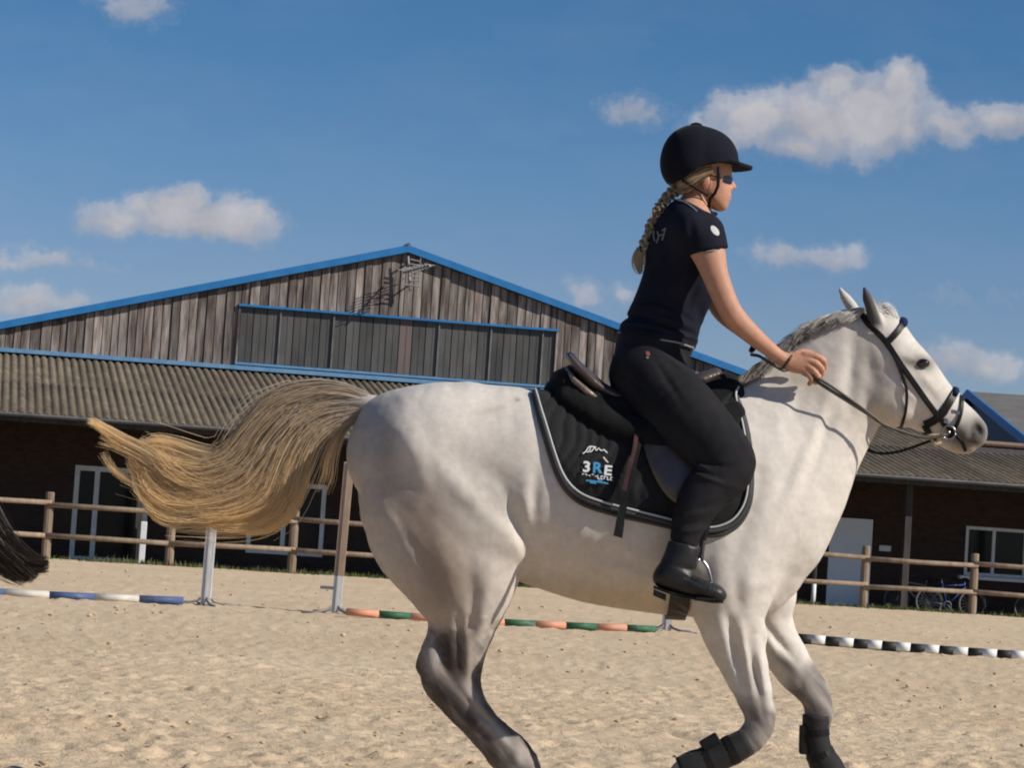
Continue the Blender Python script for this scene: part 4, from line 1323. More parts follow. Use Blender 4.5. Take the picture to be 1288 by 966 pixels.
def strap(name, path, width, thick, m, parent, off=.002, n=5, mir=False, label=None, taper=None, conf=True):
    """leather strap laid on the horse along photo positions; rows (px, py)"""
    pts = spl(path, n)
    C = []; N = []
    for q in pts:
        c, nn = surf(q[0], q[1], off); C.append(c); N.append(nn)
    C = np.array(C); N = np.array(N)
    for _ in range(2):
        N[1:-1] = (N[:-2]+N[1:-1]*2+N[2:])/4; C[1:-1] = (C[:-2]+C[1:-1]*2+C[2:])/4
    N /= np.linalg.norm(N, axis=1)[:, None]
    T = np.gradient(C, axis=0); T /= np.linalg.norm(T, axis=1)[:, None]+1e-9
    Sd = np.cross(N, T); Sd /= np.linalg.norm(Sd, axis=1)[:, None]+1e-9
    V = []
    w = width*PXM/2
    for i in range(len(C)):
        ww = w*(taper[0]+(taper[1]-taper[0])*i/(len(C)-1)) if taper else w
        for a, b in ((-1, 0), (-.75, 1), (.75, 1), (1, 0)): V.append(C[i]+Sd[i]*ww*a+N[i]*thick*b)
    k = 4
    F = [(i*k+j, i*k+(j+1) % k, (i+1)*k+(j+1) % k, (i+1)*k+j) for i in range(len(C)-1) for j in range(k)]
    F += [tuple(range(k)), tuple(range(len(V)-1, len(V)-k-1, -1))]
    o = part(name, V, F, m, parent, False, label=label)
    if mir: part(name, mirror(V), [f[::-1] for f in F], m, parent, False)
    return o

def leather(c, rough=.35, bump=.25, c2=None, sc=30, sp=.35):
    return worn(c, c2 or tuple(min(1, q*1.6) for q in c), sc, rough=rough, bump=bump, bdist=.002, rnd=0, spec=sp)
M_BLK = leather((.009, .008, .008), .42, sp=.15)
M_BLK2 = leather((.009, .009, .009), .6, sp=.12)
M_BROWN = leather((.052, .038, .032), .30, .15, (.085, .065, .057), 16, sp=.6)
M_STEEL = mat('steel', (.30, .30, .31), .32, metallic=1.0)
def cloth(c1, c2, rough=.9, sc=120, sheen=.0, bump=.2):
    def f(t, b):
        co = coords(t)
        n = t.noise(co, 7, 5, .6)
        t.l.new(t.mix(t.ramp(n, [(.35, 0.), (.65, 1.)]), c1, c2), b.inputs['Base Color'])
        b.inputs['Sheen Weight'].default_value = sheen
        b.inputs['Sheen Roughness'].default_value = .4
        h = t.math('ADD', t.math('MULTIPLY', t.noise(co, sc*5, 2, .6), .25), t.noise(co, 26, 4, .55))
        t.l.new(t.bump(h, bump, .004), b.inputs['Normal'])
    return mat('cloth', c1, rough, f, spec=.10)
M_PADF = cloth((.016, .016, .017), (.024, .024, .025), .85, sheen=.08)
M_FLEECE = cloth((.008, .008, .009), (.013, .013, .013), 1.0, 60, .05, .8)
M_PIPE = cloth((.42, .42, .43), (.50, .50, .50), .7)
M_GREYB = cloth((.050, .050, .052), (.075, .075, .077), .8)

# ---- saddle pad
PAD = thing('saddle_pad', 'black quilted saddle pad with grey piping on the white-grey horse', 'saddle pad', P(800, 500, HY))
pad_outline = np.array([(671, 497), (676, 520), (684, 550), (693, 580), (703, 606), (716, 624), (735, 637), (770, 648), (805, 656), (840, 664), (875, 672), (900, 675), (922, 667), (936, 651), (944, 630), (946, 600), (945, 565), (940, 530), (930, 497)], float)
def pad_mesh():
    # columns between the back edge and the front edge, rows from the spine down to the hem
    o = spl(pad_outline, 4)
    bottom = o
    # parametrise the outline by u in 0..1; a column joins the spine point to the hem point
    L = np.concatenate([[0], np.cumsum(np.linalg.norm(np.diff(o, axis=0), axis=1))]); L /= L[-1]
    nc, nr = 120, 44
    U = np.linspace(0, 1, nc)
    hx = np.interp(U, L, o[:, 0]); hy = np.interp(U, L, o[:, 1])
    tx = np.interp(U, [0, .5, 1], [672, 800, 930]); ty = np.interp(U, [0, .25, .5, .75, 1], [495, 500, 512, 508, 490])
    V = []; info = []
    for i in range(nc):
        for j in range(nr):
            t = j/(nr-1)
            px = tx[i]*(1-t)+hx[i]*t; py = ty[i]*(1-t)+hy[i]*t
            Q = P(px, py, HY-.24*min(1, t*3+.05))
            cz = P(px, 635, HY)[2]
            # radial cast from the middle of the barrel
            Cc = Vector((Q[0], HY, cz)); 
            zt = Q[2]-cz
            d = (Vector((Q[0], HY-1e-4, Q[2]))-Vector((Q[0], HY, cz)))
            # cast sideways at this height; near the top use the vertical line
            h = BVH.ray_cast(Vector((Q[0], HY-.6, Q[2])), Vector((0, 1, 0)))
            if h[0] is not None and h[1].y < -.25:
                p = h[0]
            else:
                ang = 0
                hit = None
                for a in np.linspace(0, 1.2, 40):
                    hh = BVH.ray_cast(Cc+Vector((0, -sin(a)*.8, cos(a)*.8)), Vector((0, sin(a), -cos(a))))
                    if hh[0] is not None and hh[0].z <= Q[2]+.004: hit = hh; break
                h = hit if hit else BVH.find_nearest(Vector(Q))
                p = h[0]
            n = h[1]
            if n.dot(Vector((0, -(HY-p.y) if False else p.y-HY, p.z-cz))) < 0: n = -n
            V.append(np.array(p)); info.append((px, py, t, U[i]))
    V = np.array(V).reshape(nc, nr, 3)
    for _ in range(3):
        W_ = V.copy()
        W_[1:-1, 1:-1] = (V[:-2, 1:-1]+V[2:, 1:-1]+V[1:-1, :-2]+V[1:-1, 2:]+V[1:-1, 1:-1]*2)/6
        V = W_
    du = np.gradient(V, axis=0); dv = np.gradient(V, axis=1)
    N = np.cross(du, dv); N /= np.linalg.norm(N, axis=2)[:, :, None]+1e-9
    c = np.array([0, HY, 0]); s = np.sign((N[:, :, 1]*(V[:, :, 1]-HY)+N[:, :, 2]*.02)); 
    if N[nc//2, nr//2, 1] > 0: N = -N
    info = np.array(info).reshape(nc, nr, 4)
    u, v, t = info[..., 0], info[..., 1], info[..., 2]
    # quilting: wavy channels running down and back
    ph = (u+.45*(v-560)+6*np.sin(v*.075)+4*np.sin(u*.05))/15.5
    q = np.abs(np.sin(pi*ph))**.55
    rim = np.clip((1-t)*14, 0, 1)
    thick = .010+.0085*q*np.clip((1-t)*9-1, 0, 1)+.0*rim
    outer = V+N*thick[..., None]
    inner = V-N*.004
    inner[:, 0] = V[:, 0]-N[:, 0]*.004
    P3 = np.vstack([outer.reshape(-1, 3), inner.reshape(-1, 3)])
    a = np.arange(nc*nr).reshape(nc, nr)
    F = np.stack([a[:-1, :-1], a[1:, :-1], a[1:, 1:], a[:-1, 1:]], -1).reshape(-1, 4)
    b = a+nc*nr
    F2 = np.stack([b[:-1, :-1], b[:-1, 1:], b[1:, 1:], b[1:, :-1]], -1).reshape(-1, 4)
    F3 = np.stack([a[:-1, -1], a[1:, -1], b[1:, -1], b[:-1, -1]], -1)
    F4 = np.stack([a[0, :-1], a[0, 1:], b[0, 1:], b[0, :-1]], -1)
    F5 = np.stack([a[-1, :-1], b[-1, :-1], b[-1, 1:], a[-1, 1:]], -1)
    F = np.vstack([F, F2, F3, F4, F5])
    part('panel', P3, F, M_PADF, PAD, True)
    part('panel', mirror(P3), F[:, ::-1], M_PADF, PAD, True)
    # binding, piping
    def line(tv, off, rad, name, m, flat=None):
        j = tv*(nr-1); j0 = int(j); f = j-j0; j1 = min(j0+1, nr-1)
        # distance-based inset from the hem
        pts = []
        for i in range(nc):
            hemd = np.linalg.norm(V[i]-V[i, -1], axis=1)
            k = np.interp(tv, hemd[::-1], np.arange(nr)[::-1])
            k0 = int(k); ff = k-k0; k1 = min(k0+1, nr-1)
            pts.append((V[i, k0]*(1-ff)+V[i, k1]*ff)+(N[i, k0])*off)
        pts = np.array(pts)
        for _ in range(2): pts[1:-1] = (pts[:-2]+pts[1:-1]+pts[2:])/3
        mb = MB(); mb.tube(pts, rad, 6, flat=flat); mb.build(name, m, PAD, True)
        mb = MB(); mb.tube(mirror(pts), rad, 6, flat=flat); mb.build(name, m, PAD, True)
    line(.004, .006, .0085, 'binding', M_GREYB)
    line(.020, .013, .0085, 'binding', M_GREYB)
    line(.034, .018, .0042, 'piping', M_PIPE)
    return V, N
PV, PN = pad_mesh()
BVHP = BVHTree.FromPolygons([tuple(q) for q in np.vstack([PV.reshape(-1, 3)+PN.reshape(-1, 3)*.0225])],
                            [(i*44+j, (i+1)*44+j, (i+1)*44+j+1, i*44+j+1) for i in range(119) for j in range(43)])
def psurf(px, py, off=0.0):
    d = Vector(ray(px, py)).normalized()
    h = BVHP.ray_cast(Vector(CAMP), d)
    if h[0] is None: return surf(px, py, .022+off)
    n = h[1]
    if n.dot(d) > 0: n = -n
    return np.array(h[0]+n*off), np.array(n)

# ---- badge on the pad
def text_mesh(s, size=1.0, bold=.0):
    cu = bpy.data.curves.new('t', 'FONT'); cu.body = s; cu.size = size; cu.offset = bold; cu.align_x = 'CENTER'; cu.resolution_u = 3
    o = bpy.data.objects.new('t', cu)
    me = bpy.data.meshes.new_from_object(o)
    V = np.array([v.co[:] for v in me.vertices]); F = [tuple(p.vertices) for p in me.polygons]
    bpy.data.objects.remove(o); bpy.data.curves.remove(cu); bpy.data.meshes.remove(me)
    return V, F
def project_print(name, V2, F, cx, cy, sx, sy, ang, m, parent, off=.0012, surf_f=psurf):
    a = radians(ang); out = []
    # refine triangles by using them as is; letters are small
    for x, y, _ in V2:
        X, Y = x*sx, -y*sy
        out.append(surf_f(cx+X*cos(a)-Y*sin(a), cy+X*sin(a)+Y*cos(a), off)[0])
    return part(name, out, F, m, parent)
M_PRW = mat('white_thread', (.66, .66, .65), .7); M_PRB = mat('blue_thread', (.045, .27, .50), .7); M_PRD = mat('navy_thread', (.02, .035, .07), .8)
Vt, Ft = text_mesh('3', 1, .03); project_print('badge_digit', Vt, Ft, 737.5, 593.5, 21, 18.5, 4, M_PRW, PAD)
Vt, Ft = text_mesh('R', 1, .03); project_print('badge_letter', Vt, Ft, 750.8, 594.8, 20, 18.5, 4, M_PRB, PAD)
Vt, Ft = text_mesh('E', 1, .03); project_print('badge_letter', Vt, Ft, 764, 597.5, 21, 17.0, 6, M_PRW, PAD)
def poly_print(name, strokes, m, wpx, parent=PAD, sf=psurf, off=.0014):
    V = []; F = []
    for st in strokes:
        p = np.array(st, float)
        T = np.gradient(p, axis=0); T /= np.linalg.norm(T, axis=1)[:, None]+1e-9
        nrm = np.stack([-T[:, 1], T[:, 0]], -1)*wpx/2
        b = len(V)
        for i in range(len(p)):
            for sg in (-1, 1):
                q = p[i]+nrm[i]*sg; V.append(sf(q[0], q[1], off)[0])
        F += [(b+2*i, b+2*i+1, b+2*i+3, b+2*i+2) for i in range(len(p)-1)]
    return part(name, V, F, m, parent)
poly_print('badge_script', [[(733, 571), (737, 568), (740, 563), (743, 561), (742, 566), (738, 569), (744, 568), (748, 563), (750, 567)], [(750, 567), (753, 564), (756, 567), (760, 566), (764, 570)], [(759, 575), (762, 579), (765, 582)], [(741, 562), (746, 562), (750, 563)]], M_PRW, 1.4)
poly_print('badge_lettering', [[(732 + 4.1*k, 597.0+.33*4.1*k*.35-(1.6 if k % 2 else 0)), (732+4.1*k+2.6, 597.6+.33*4.1*k*.35-(0 if k % 3 else 1.8))] for k in range(5)] + [[(752+4*k, 598+.5*k), (752+4*k, 602+.5*k)] for k in range(5)] + [[(751.5+4*k, 602+.5*k), (754.5+4*k, 602.3+.5*k)] for k in (0, 1, 3, 4)] + [[(752+4*k, 598.5+.5*k), (754.8+4*k, 598.8+.5*k)] for k in (1, 2, 4)], M_PRW, 1.2)
poly_print('badge_blue_line', [[(737, 604.5), (744, 605), (751, 606), (758, 607), (765, 608.5)], [(742, 607), (750, 608)], [(752, 603.5), (757, 605)]], M_PRB, 1.9)

# ---- saddle
SAD = thing('saddle', 'brown leather saddle on black fleece over the quilted pad', 'saddle', P(810, 500, HY))
def saddle():
    x0, x1 = P(675, 480, HY)[0], P(945, 480, HY)[0]
    g = Grid(axis_steps(x0, x1, .006), axis_steps(HY-.30, HY+.30, .0065), axis_steps(P(800, 600, HY)[2], P(800, 430, HY)[2], .006))
    base = g.blank()
    f = base.blank(); 
    f.add([S_(697, 491, 13, .10), S_(712, 487, 19, .13), S_(740, 503, 26, .16), (S_(780, 520, 30, .18)), S_(850, 522, 32, .18), S_(890, 508, 30, .15), S_(912, 493, 25, .12), S_(925, 500, 17, .12)], .02)
    f.add([S_(705, 475, 10, .10), S_(716, 470, 10, .10)], .02)
    for s in (-1, 1):
        f.add([S_(712, 505, 14, .05, s*.12), S_(745, 525, 18, .05, s*.17), S_(790, 545, 20, .045, s*.21), S_(840, 552, 22, .045, s*.225), S_(895, 540, 24, .045, s*.20), S_(922, 520, 16, .04, s*.16)], .03)
    rr = np.random.default_rng(8)
    u, v = topx(f.x[:, None], HY-.15, f.z[None, :])
    f.F += (.0022*fbm(u, v, 90, 3, .12)).astype(np.float32)[:, None, :]
    V, F = surface_nets(f); part('fleece', relax(V, F, 1), F, M_FLEECE, SAD, True)
    s_ = g.blank()
    s_.add([S_(716, 450, 7, .10), S_(724, 462, 9, .135), S_(739, 477, 11, .155), S_(757, 492, 11, .155), S_(785, 503, 11, .14), S_(830, 500, 13, .13), S_(875, 482, 13, .10), S_(900, 472, 9, .07)], .01)
    # hollow out the bowl of the seat
    h = s_.blank(); h.add([S_(748, 462, 15, .105), S_(775, 480, 17, .115), S_(830, 478, 16, .10), S_(880, 458, 14, .06)], .01)
    s_.F = np.maximum(s_.F, -h.F)
    V, F = surface_nets(s_); part('seat', relax(V, F, 1), F, M_BROWN, SAD, True)
    # welt along the cantle
    for s in (-1, 1):
        mb = MB(); mb.tube([P(712, 462, HY+s*.085), P(722, 478, HY+s*.135), P(738, 492, HY+s*.158), P(754, 503, HY+s*.158)], [.006, .010, .011, .006], 8); mb.build('welt', leather((.16, .12, .10), .3, .1), SAD, True)
saddle()
def patch(name, outline, off, thick, m, parent, sf=psurf, mir=True, n=4, bulge=0.0):
    """leather panel: an outline filled towards its middle, conforming to what lies below"""
    o = spl(np.vstack([outline, outline[:1]]), n)[:-1]
    c = o.mean(0); rings = [1.0, .93, .75, .55, .35, .15]
    V = []; Vi = []
    for k in rings:
        for q in o:
            x = c+(q-c)*k; p, nn = sf(x[0], x[1], off); e = bulge*(1-k*k)
            nn = nn*.5+np.array([0, -1, 0])*.5; nn /= np.linalg.norm(nn)
            V.append(p+nn*(thick*(1 if k < .99 else .3)+e)); Vi.append(p-nn*.001)
    m_ = len(o); R = len(rings)
    V.append(sf(c[0], c[1], off)[0]+np.array([0, -(thick+bulge), 0]))
    nV = len(V)
    V += Vi[:m_]
    F = [(r*m_+i, r*m_+(i+1) % m_, (r+1)*m_+(i+1) % m_, (r+1)*m_+i) for r in range(R-1) for i in range(m_)]
    F += [((R-1)*m_+i, (R-1)*m_+(i+1) % m_, nV-1) for i in range(m_)]
    F += [(i, nV+i, nV+(i+1) % m_, (i+1) % m_) for i in range(m_)]
    V = np.array(V)
    ob = part(name, V, F, m, parent, True)
    if mir: part(name, mirror(V), [f[::-1] for f in F], m, parent, True)
    return ob
patch('flap', np.array([(803, 533), (808, 558), (816, 584), (828, 610), (845, 630), (872, 642), (905, 640), (928, 622), (936, 592), (934, 560), (922, 530), (900, 515), (860, 512), (825, 518)], float), .006, .006, M_BROWN, SAD, bulge=.006)
# strap hanging behind the flap
def hang(name, rows, w, th, m, parent, mir=False):
    V = []; r = spl(rows, 4)
    for i, q in enumerate(r):
        a, _ = psurf(q[0]-w/2, q[1]-1, .008+q[2]); b, _ = psurf(q[0]+w/2, q[1]+1, .008+q[2])
        nn = np.array([0, -1, 0])
        V += [a, a+nn*th, b+nn*th, b]
    k = 4; n = len(r)
    F = [(i*k+j, i*k+(j+1) % k, (i+1)*k+(j+1) % k, (i+1)*k+j) for i in range(n-1) for j in range(k)]+[(0, 1, 2, 3), tuple(range(n*k-1, n*k-5, -1))]
    part(name, V, F, m, parent)
    if mir: part(name, mirror(V), [f[::-1] for f in F], m, parent)
hang('girth_strap', [(803, 556, .012), (796, 585, .012), (788, 615, .012), (783, 640, .014), (779, 656, .022), (777, 671, .034)], 9.5, .006, M_BLK2, SAD)
hang('billet', [(800, 552, .018), (797, 572, .018), (790, 596, .016), (785, 618, .014)], 5, .005, leather((.05, .022, .022), .4), SAD)
# girth round the belly
def girth():
    V = []; F = []
    xs = (842, 866)
    n = 26
    cz = P(855, 640, HY)[2]
    rows = []
    for i in range(n):
        a = pi*.42+ (2*pi-2*pi*.42)*i/(n-1)     # from near side down and round to the far side
        row = []
        for px in xs:
            X = P(px, 700, HY)[0]+0.02*sin(a)*0
            c = Vector((X, HY, cz)); d = Vector((0, -sin(a), cos(a)))
            h = BVH.ray_cast(c+d*.9, -d)
            p = h[0] if h[0] is not None else c+d*.3
            row += [np.array(p-d*.002), np.array(p+d*.016)]
        rows.append([row[0], row[1], row[3], row[2]])
    V = np.array(rows).reshape(-1, 3)
    F = [(i*4+j, i*4+(j+1) % 4, (i+1)*4+(j+1) % 4, (i+1)*4+j) for i in range(n-1) for j in range(4)]+[(0, 1, 2, 3), (n*4-1, n*4-2, n*4-3, n*4-4)]
    part('girth', V, F, leather((.022, .018, .016), .6), SAD, False)
girth()
# stirrups
def stirrup(side):
    y = side*.375
    st = MB(); 
    c = [P(px, py, HY+y) for px, py in ((880, 703), (871, 716), (872, 738), (878, 752), (893, 754), (896, 740), (891, 716), (882, 703))]
    st.tube(spl(c, 3), .0055, 6)
    o = st.build('stirrup', M_STEEL, SAD, True)
    mb = MB(); a, b = P(874, 753, HY+y), P(897, 755, HY+y); mb.box((a+b)/2, (.065, .10, .012), bev=.003); mb.build('tread', M_BLK2, o)
    mb = MB(); mb.tube([P(881, 704, HY+y), P(884, 680, HY+side*.355), P(893, 650, HY+side*.345), P(905, 610, HY+side*.31), P(900, 560, HY+side*.27)], .011, 6, flat=((0, 1, 0), .3)); mb.build('stirrup_leather', M_BLK, SAD)
stirrup(-1); stirrup(1)

# ---- bridle
BR = thing('bridle', 'black leather bridle with navy padding and long reins on the horse head', 'bridle', P(1150, 470, HY))
strap('cheekpiece', [(1083, 396), (1097, 412), (1115, 431), (1131, 456), (1148, 480), (1169, 510), (1189, 535)], 7.5, .006, M_BLK, BR, .004, mir=True)
strap('throatlash', [(1112, 428), (1124, 448), (1134, 472), (1140, 494), (1138, 517), (1132, 540)], 4, .005, M_BLK, BR, .006, mir=True)
strap('browband', [(1115, 432), (1123, 424), (1131, 414), (1136, 405)], 8, .006, M_BLK, BR, .006, mir=True)
strap('noseband', [(1163, 534), (1175, 529), (1186, 519), (1195, 504), (1202, 491)], 11, .007, M_BLK, BR, .004, mir=True)
strap('noseband_lining', [(1170, 535), (1181, 529), (1191, 518), (1199, 505), (1205, 495)], 4, .006, M_PIPE, BR, .003, mir=True)
strap('flash_strap', [(1208, 500), (1209, 513), (1206, 528), (1199, 543), (1192, 553)], 5, .005, M_BLK, BR, .005, mir=True)
strap('lower_strap', [(1190, 536), (1201, 545), (1210, 556), (1214, 566)], 4.5, .005, M_BLK, BR, .004, mir=True)
strap('jaw_strap', [(1163, 534), (1170, 546), (1178, 552)], 9, .006, M_BLK, BR, .006, mir=True)
M_NAVY2 = cloth((.012, .022, .07), (.02, .035, .10), .9)
for (px, py, r) in ((1134, 407, .021), (1201, 493, .014)):
    c, n_ = surf(px, py, .0)
    mb = MB(); a = np.array(P(px, py, HY))
    mb.tube([a+[-.004, -.050, -.012], a+[0, -.035, 0], a+[.004, 0, .006], a+[0, .035, 0], a+[-.004, .050, -.012]], [r*.55, r*.8, r*.9, r*.8, r*.55], 10)
    mb.build('navy_pad', M_NAVY2, BR, True)
# bit rings, buckles
for s in (-1, 1):
    c = P(1193, 544, HY+s*.064)
    mb = MB(); mb.tube([c+np.array([.024*cos(a), 0, .024*sin(a)]) for a in np.linspace(0, 2*pi, 17)], .0038, 6); mb.build('bit_ring', M_STEEL, BR, True)
    for (px, py) in ((1190, 530), (1199, 518), (1204, 519)):
        c = P(px, py, HY+s*.070); mb = MB(); mb.box(c, (.016, .006, .014), bev=.002); mb.build('buckle', M_STEEL, BR)
mb = MB(); mb.tube([P(1193, 544, HY-.064), P(1193, 545, HY), P(1193, 544, HY+.064)], .007, 8); mb.build('mouthpiece', M_STEEL, BR, True)
mb = MB()
mb.tube([P(1160, 551, HY-.055), P(1172, 549, HY-.066), P(1186, 548, HY-.072)], [.008, .011, .006], 6, flat=((0, 1, 0), .5))
mb.tube([P(1172, 552, HY-.062), P(1177, 560, HY-.064), P(1184, 556, HY-.07)], [.007, .008, .004], 6, flat=((0, 1, 0), .6))
mb.build('rein_stop', leather((.35, .26, .15), .6, .3, (.48, .38, .24)), BR, True)
M_REIN = leather((.045, .036, .030), .5, .4, (.085, .07, .06), 20)
def rein(path, rad=.0062, name='rein', m=None):
    mb = MB(); mb.tube(spl(path, 6), rad, 6, flat=((0, 1, 0), .45)); return mb.build(name, m or M_REIN, BR, True)
R3 = lambda px, py, yo: tuple(P(px, py, HY+yo))
rein([R3(1190, 547, -.072), R3(1161, 550, -.085), R3(1118, 537, -.105), R3(1094, 522, -.125), R3(1067, 505, -.14), R3(1040, 488, -.15), R3(1018, 474, -.15), R3(1004, 466, -.142), R3(994, 460, -.14)], .0068)
rein([R3(1112, 535, -.112), R3(1092, 519, -.128), R3(1066, 500, -.145), R3(1041, 483, -.155), R3(1020, 471, -.156), R3(1006, 463, -.15)], .0052)
rein([R3(994, 460, -.14), R3(986, 466, -.16), R3(968, 456, -.16), R3(955, 448, -.14), R3(945, 446, -.10)], .006)
rein([R3(1190, 547, .072), R3(1150, 562, .10), R3(1126, 569, .12), R3(1104, 570, .13), R3(1084, 562, .13), R3(1060, 545, .13), R3(1030, 510, .13), R3(990, 462, .12)], .0055, m=M_BLK2)

# ---- tendon boots on the forelegs (worn by the horse)
def boot(name, path, r, flap, parent, yo):
    mb = MB(); pts = [P(x, y, HY+yo) for x, y in path]
    sp = spl(np.hstack([np.array(pts), np.array(r)[:, None]*PXM]), 4)
    mb.tube(sp[:, :3], sp[:, 3], 14, flat=((0, 1, 0), .92))
    o = mb.build(name, M_NEO, parent, True)
    (fx, fy, fw, fh, an) = flap
    a = radians(an); c = P(fx, fy, HY+yo-.01)
    R = np.array([[cos(a), 0, -sin(a)], [0, 1, 0], [sin(a), 0, cos(a)]])
    mb = MB(); mb.box(c, (fw*PXM, .045, fh*PXM), R, .004); mb.build('shell', M_BLK2, o)
    for t in (.25, .6):
        i = int(t*(len(sp)-1)); T = sp[min(i+1, len(sp)-1), :3]-sp[i, :3]; T /= np.linalg.norm(T)
        mb = MB(); mb.tube([sp[i, :3]-T*.012, sp[i, :3]+T*.012], sp[i, 3]+.0018, 18, flat=((0, 1, 0), .92)); mb.build('fastening', M_BLK, o, False)
M_NEO = cloth((.020, .020, .021), (.034, .033, .033), .7, sheen=.1)
boot('leg_boot', [(941, 933), (920, 944), (896, 956), (875, 965), (856, 972)], [17.5, 18.5, 18.5, 21, 19], (893, 934, 24, 14, 34), HORSE, -.15)
boot('leg_boot', [(1027, 900), (1026, 922), (1030, 945), (1040, 966), (1050, 984)], [18, 17, 17.5, 21, 20], (1012, 931, 13, 36, 2), HORSE, .13)
# ------------------------------------------------------------------ rider
RIDER = thing('person', 'rider in black helmet and polo shirt with blond braid leaning forward on the horse', 'person', P(820, 480, HY))
def halfpx(g, ax_, ay, bx, by):
    """signed distance (m) to the line a-b in photo coordinates at the mid-plane; positive to its left when walking a to b"""
    u, v = topx(g.x[:, None], HY-.0, g.z[None, :])
    dx, dy = bx-ax_, by-ay; L = math.hypot(dx, dy)
    return (((u-ax_)*dy-(v-ay)*dx)/L*PXM).astype(np.float32)[:, None, :]

def rider():
    xf = [(P(893, 200, HY)[0], P(931, 200, HY)[0], .0031), (P(984, 455, HY-.14)[0]-.01, P(1042, 455, HY-.14)[0]+.01, .0033)]
    zf = [(P(900, 270, HY)[2]-.01, P(900, 208, HY)[2], .0032), (P(1010, 482, HY)[2]-.02, P(1010, 436, HY)[2]+.02, .0034)]
    g = Grid(axis_steps(P(765, 450, HY)[0], P(1046, 450, HY)[0]+.03, .0072, xf), axis_steps(HY-.46, HY+.46, .0075, [(HY-.20, HY-.09, .0036), (HY-.035, HY+.035, .004)]),
             axis_steps(P(900, 765, HY)[2]-.01, P(900, 148, HY)[2]+.02, .0072, zf))
    B = g.blank
    torso = B()
    torso.add([S_(815, 462, 42, .165), S_(822, 438, 45, .155), S_(835, 408, 43, .135), S_(846, 375, 41, .135), S_(855, 345, 41, .15), S_(859, 312, 41, .16), S_(865, 285, 32, .14), S_(872, 265, 20, .075)], .02)
    torso.add([S_(870, 291, 24, .09, -.15), S_(868, 284, 22, .09, 0), S_(870, 291, 24, .09, .15)], .04)
    torso.add([S_(870, 352, 26, .05, -.055), S_(874, 350, 22, .05, .055)], .05)
    for s in (-1, 1):
        torso.add([S_(805, 474, 35, .085, s*.075), S_(818, 480, 36, .08, s*.08)], .04)
    neck = B(); neck.add([S_(868, 268, 19, .062), S_(876, 248, 16.5, .052), S_(883, 230, 17, .052)], .01)
    arms = []
    for s, rows in ((-1, [(882, 296, 26, .055, .175), (891, 318, 23, .05, .20), (899, 344, 20, .046, .215), (908, 368, 18.2, .042, .22), (917, 388, 17.2, .039, .22), (928, 404, 17, .038, .215), (946, 421, 14.5, .035, .20), (966, 438, 11.5, .029, .175), (984, 451, 9.4, .026, .15)]),
                    (1, [(880, 296, 25, .055, .175), (886, 318, 22, .05, .20), (892, 346, 19, .046, .21), (899, 372, 17, .042, .21), (910, 392, 16, .038, .20), (930, 410, 14, .035, .18), (952, 427, 11.5, .029, .155), (972, 440, 9.4, .026, .13)])):
        k_ = lambda y: 1-.15*min(1, max(0, (y-300)/40))
        a = B(); a.add([S_(x, y, r*k_(y), b*k_(y), s*yo) for x, y, r, b, yo in rows], .012); arms.append(a)
    hip = []
    for s in (-1, 1):
        a = B()
        a.add([S_(814, 470, 39, .095, s*.085), S_(835, 495, 43, .098, s*.15), S_(867, 528, 42.5, .087, s*.23), S_(901, 563, 35.5, .071, s*.295), S_(915, 583, 32, .062, s*.32), S_(908, 599, 29.5, .058, s*.33),
               S_(893, 613, 27.5, .057, s*.335), S_(879, 632, 24.5, .052, s*.34), S_(868, 655, 20, .045, s*.345), S_(861, 680, 15.5, .038, s*.35), S_(859, 696, 16, .036, s*.355)], .012)
        hip.append(a)
    feet = []
    for s in (-1, 1):
        a = B(); a.add([S_(862, 682, 18.5, .043, s*.352), S_(857, 702, 19.5, .044, s*.357), S_(849, 718, 19, .044, s*.36)], .012)
        a.add([S_(834, 727, 11, .034, s*.36), S_(856, 733, 13, .037, s*.365), S_(879, 740, 10.5, .046, s*.37), S_(898, 746, 9.5, .042, s*.375), S_(906, 749, 6, .03, s*.375)], .02)
        feet.append(a)
    # head
    hd = B()
    hd.add([S_(876, 208, 35, .074), S_(886, 207, 34, .075)], .01)
    hd.add([S_(897, 222, 22.5, .064), S_(900, 236, 19.5, .057), S_(903.5, 247, 15, .045), S_(907.5, 256, 8.5, .026)], .02)
    hd.add([S_(888, 238, 14, .058), S_(896, 250, 9, .046), S_(905, 258, 6, .026)], .02)
    hd.add([S_(917.5, 224, 2.4, .009), S_(920.5, 230, 2.8, .010), S_(923.2, 235, 2.9, .012)], .012)                 # nose
    hd.add([S_(919.5, 237.5, 2.4, .015, 0), S_(918, 238, 2.4, .015, 0)], .008)
    hd.add([S_(917.5, 246, 2.2, .016), S_(916, 246, 2.4, .021)], .006); hd.add([S_(917, 250.3, 2.2, .015), S_(915, 250.5, 2.4, .02)], .006)   # lips
    hd.add([S_(913.5, 258.5, 4.2, .016)], .012)                                                                   # chin
    hd.add([S_(917, 217.5, 2.2, .045)], .01)
    for s in (-1, 1):
        e = B(); e.add([S_(905, 236, 9, .02, s*.036)], .01); hd.join(e, .02)
        hd.add([S_(887, 222, 5, .006, s*.070), S_(888, 228, 6, .006, s*.072), S_(886.5, 235, 3.5, .006, s*.067)], .006)    # ear
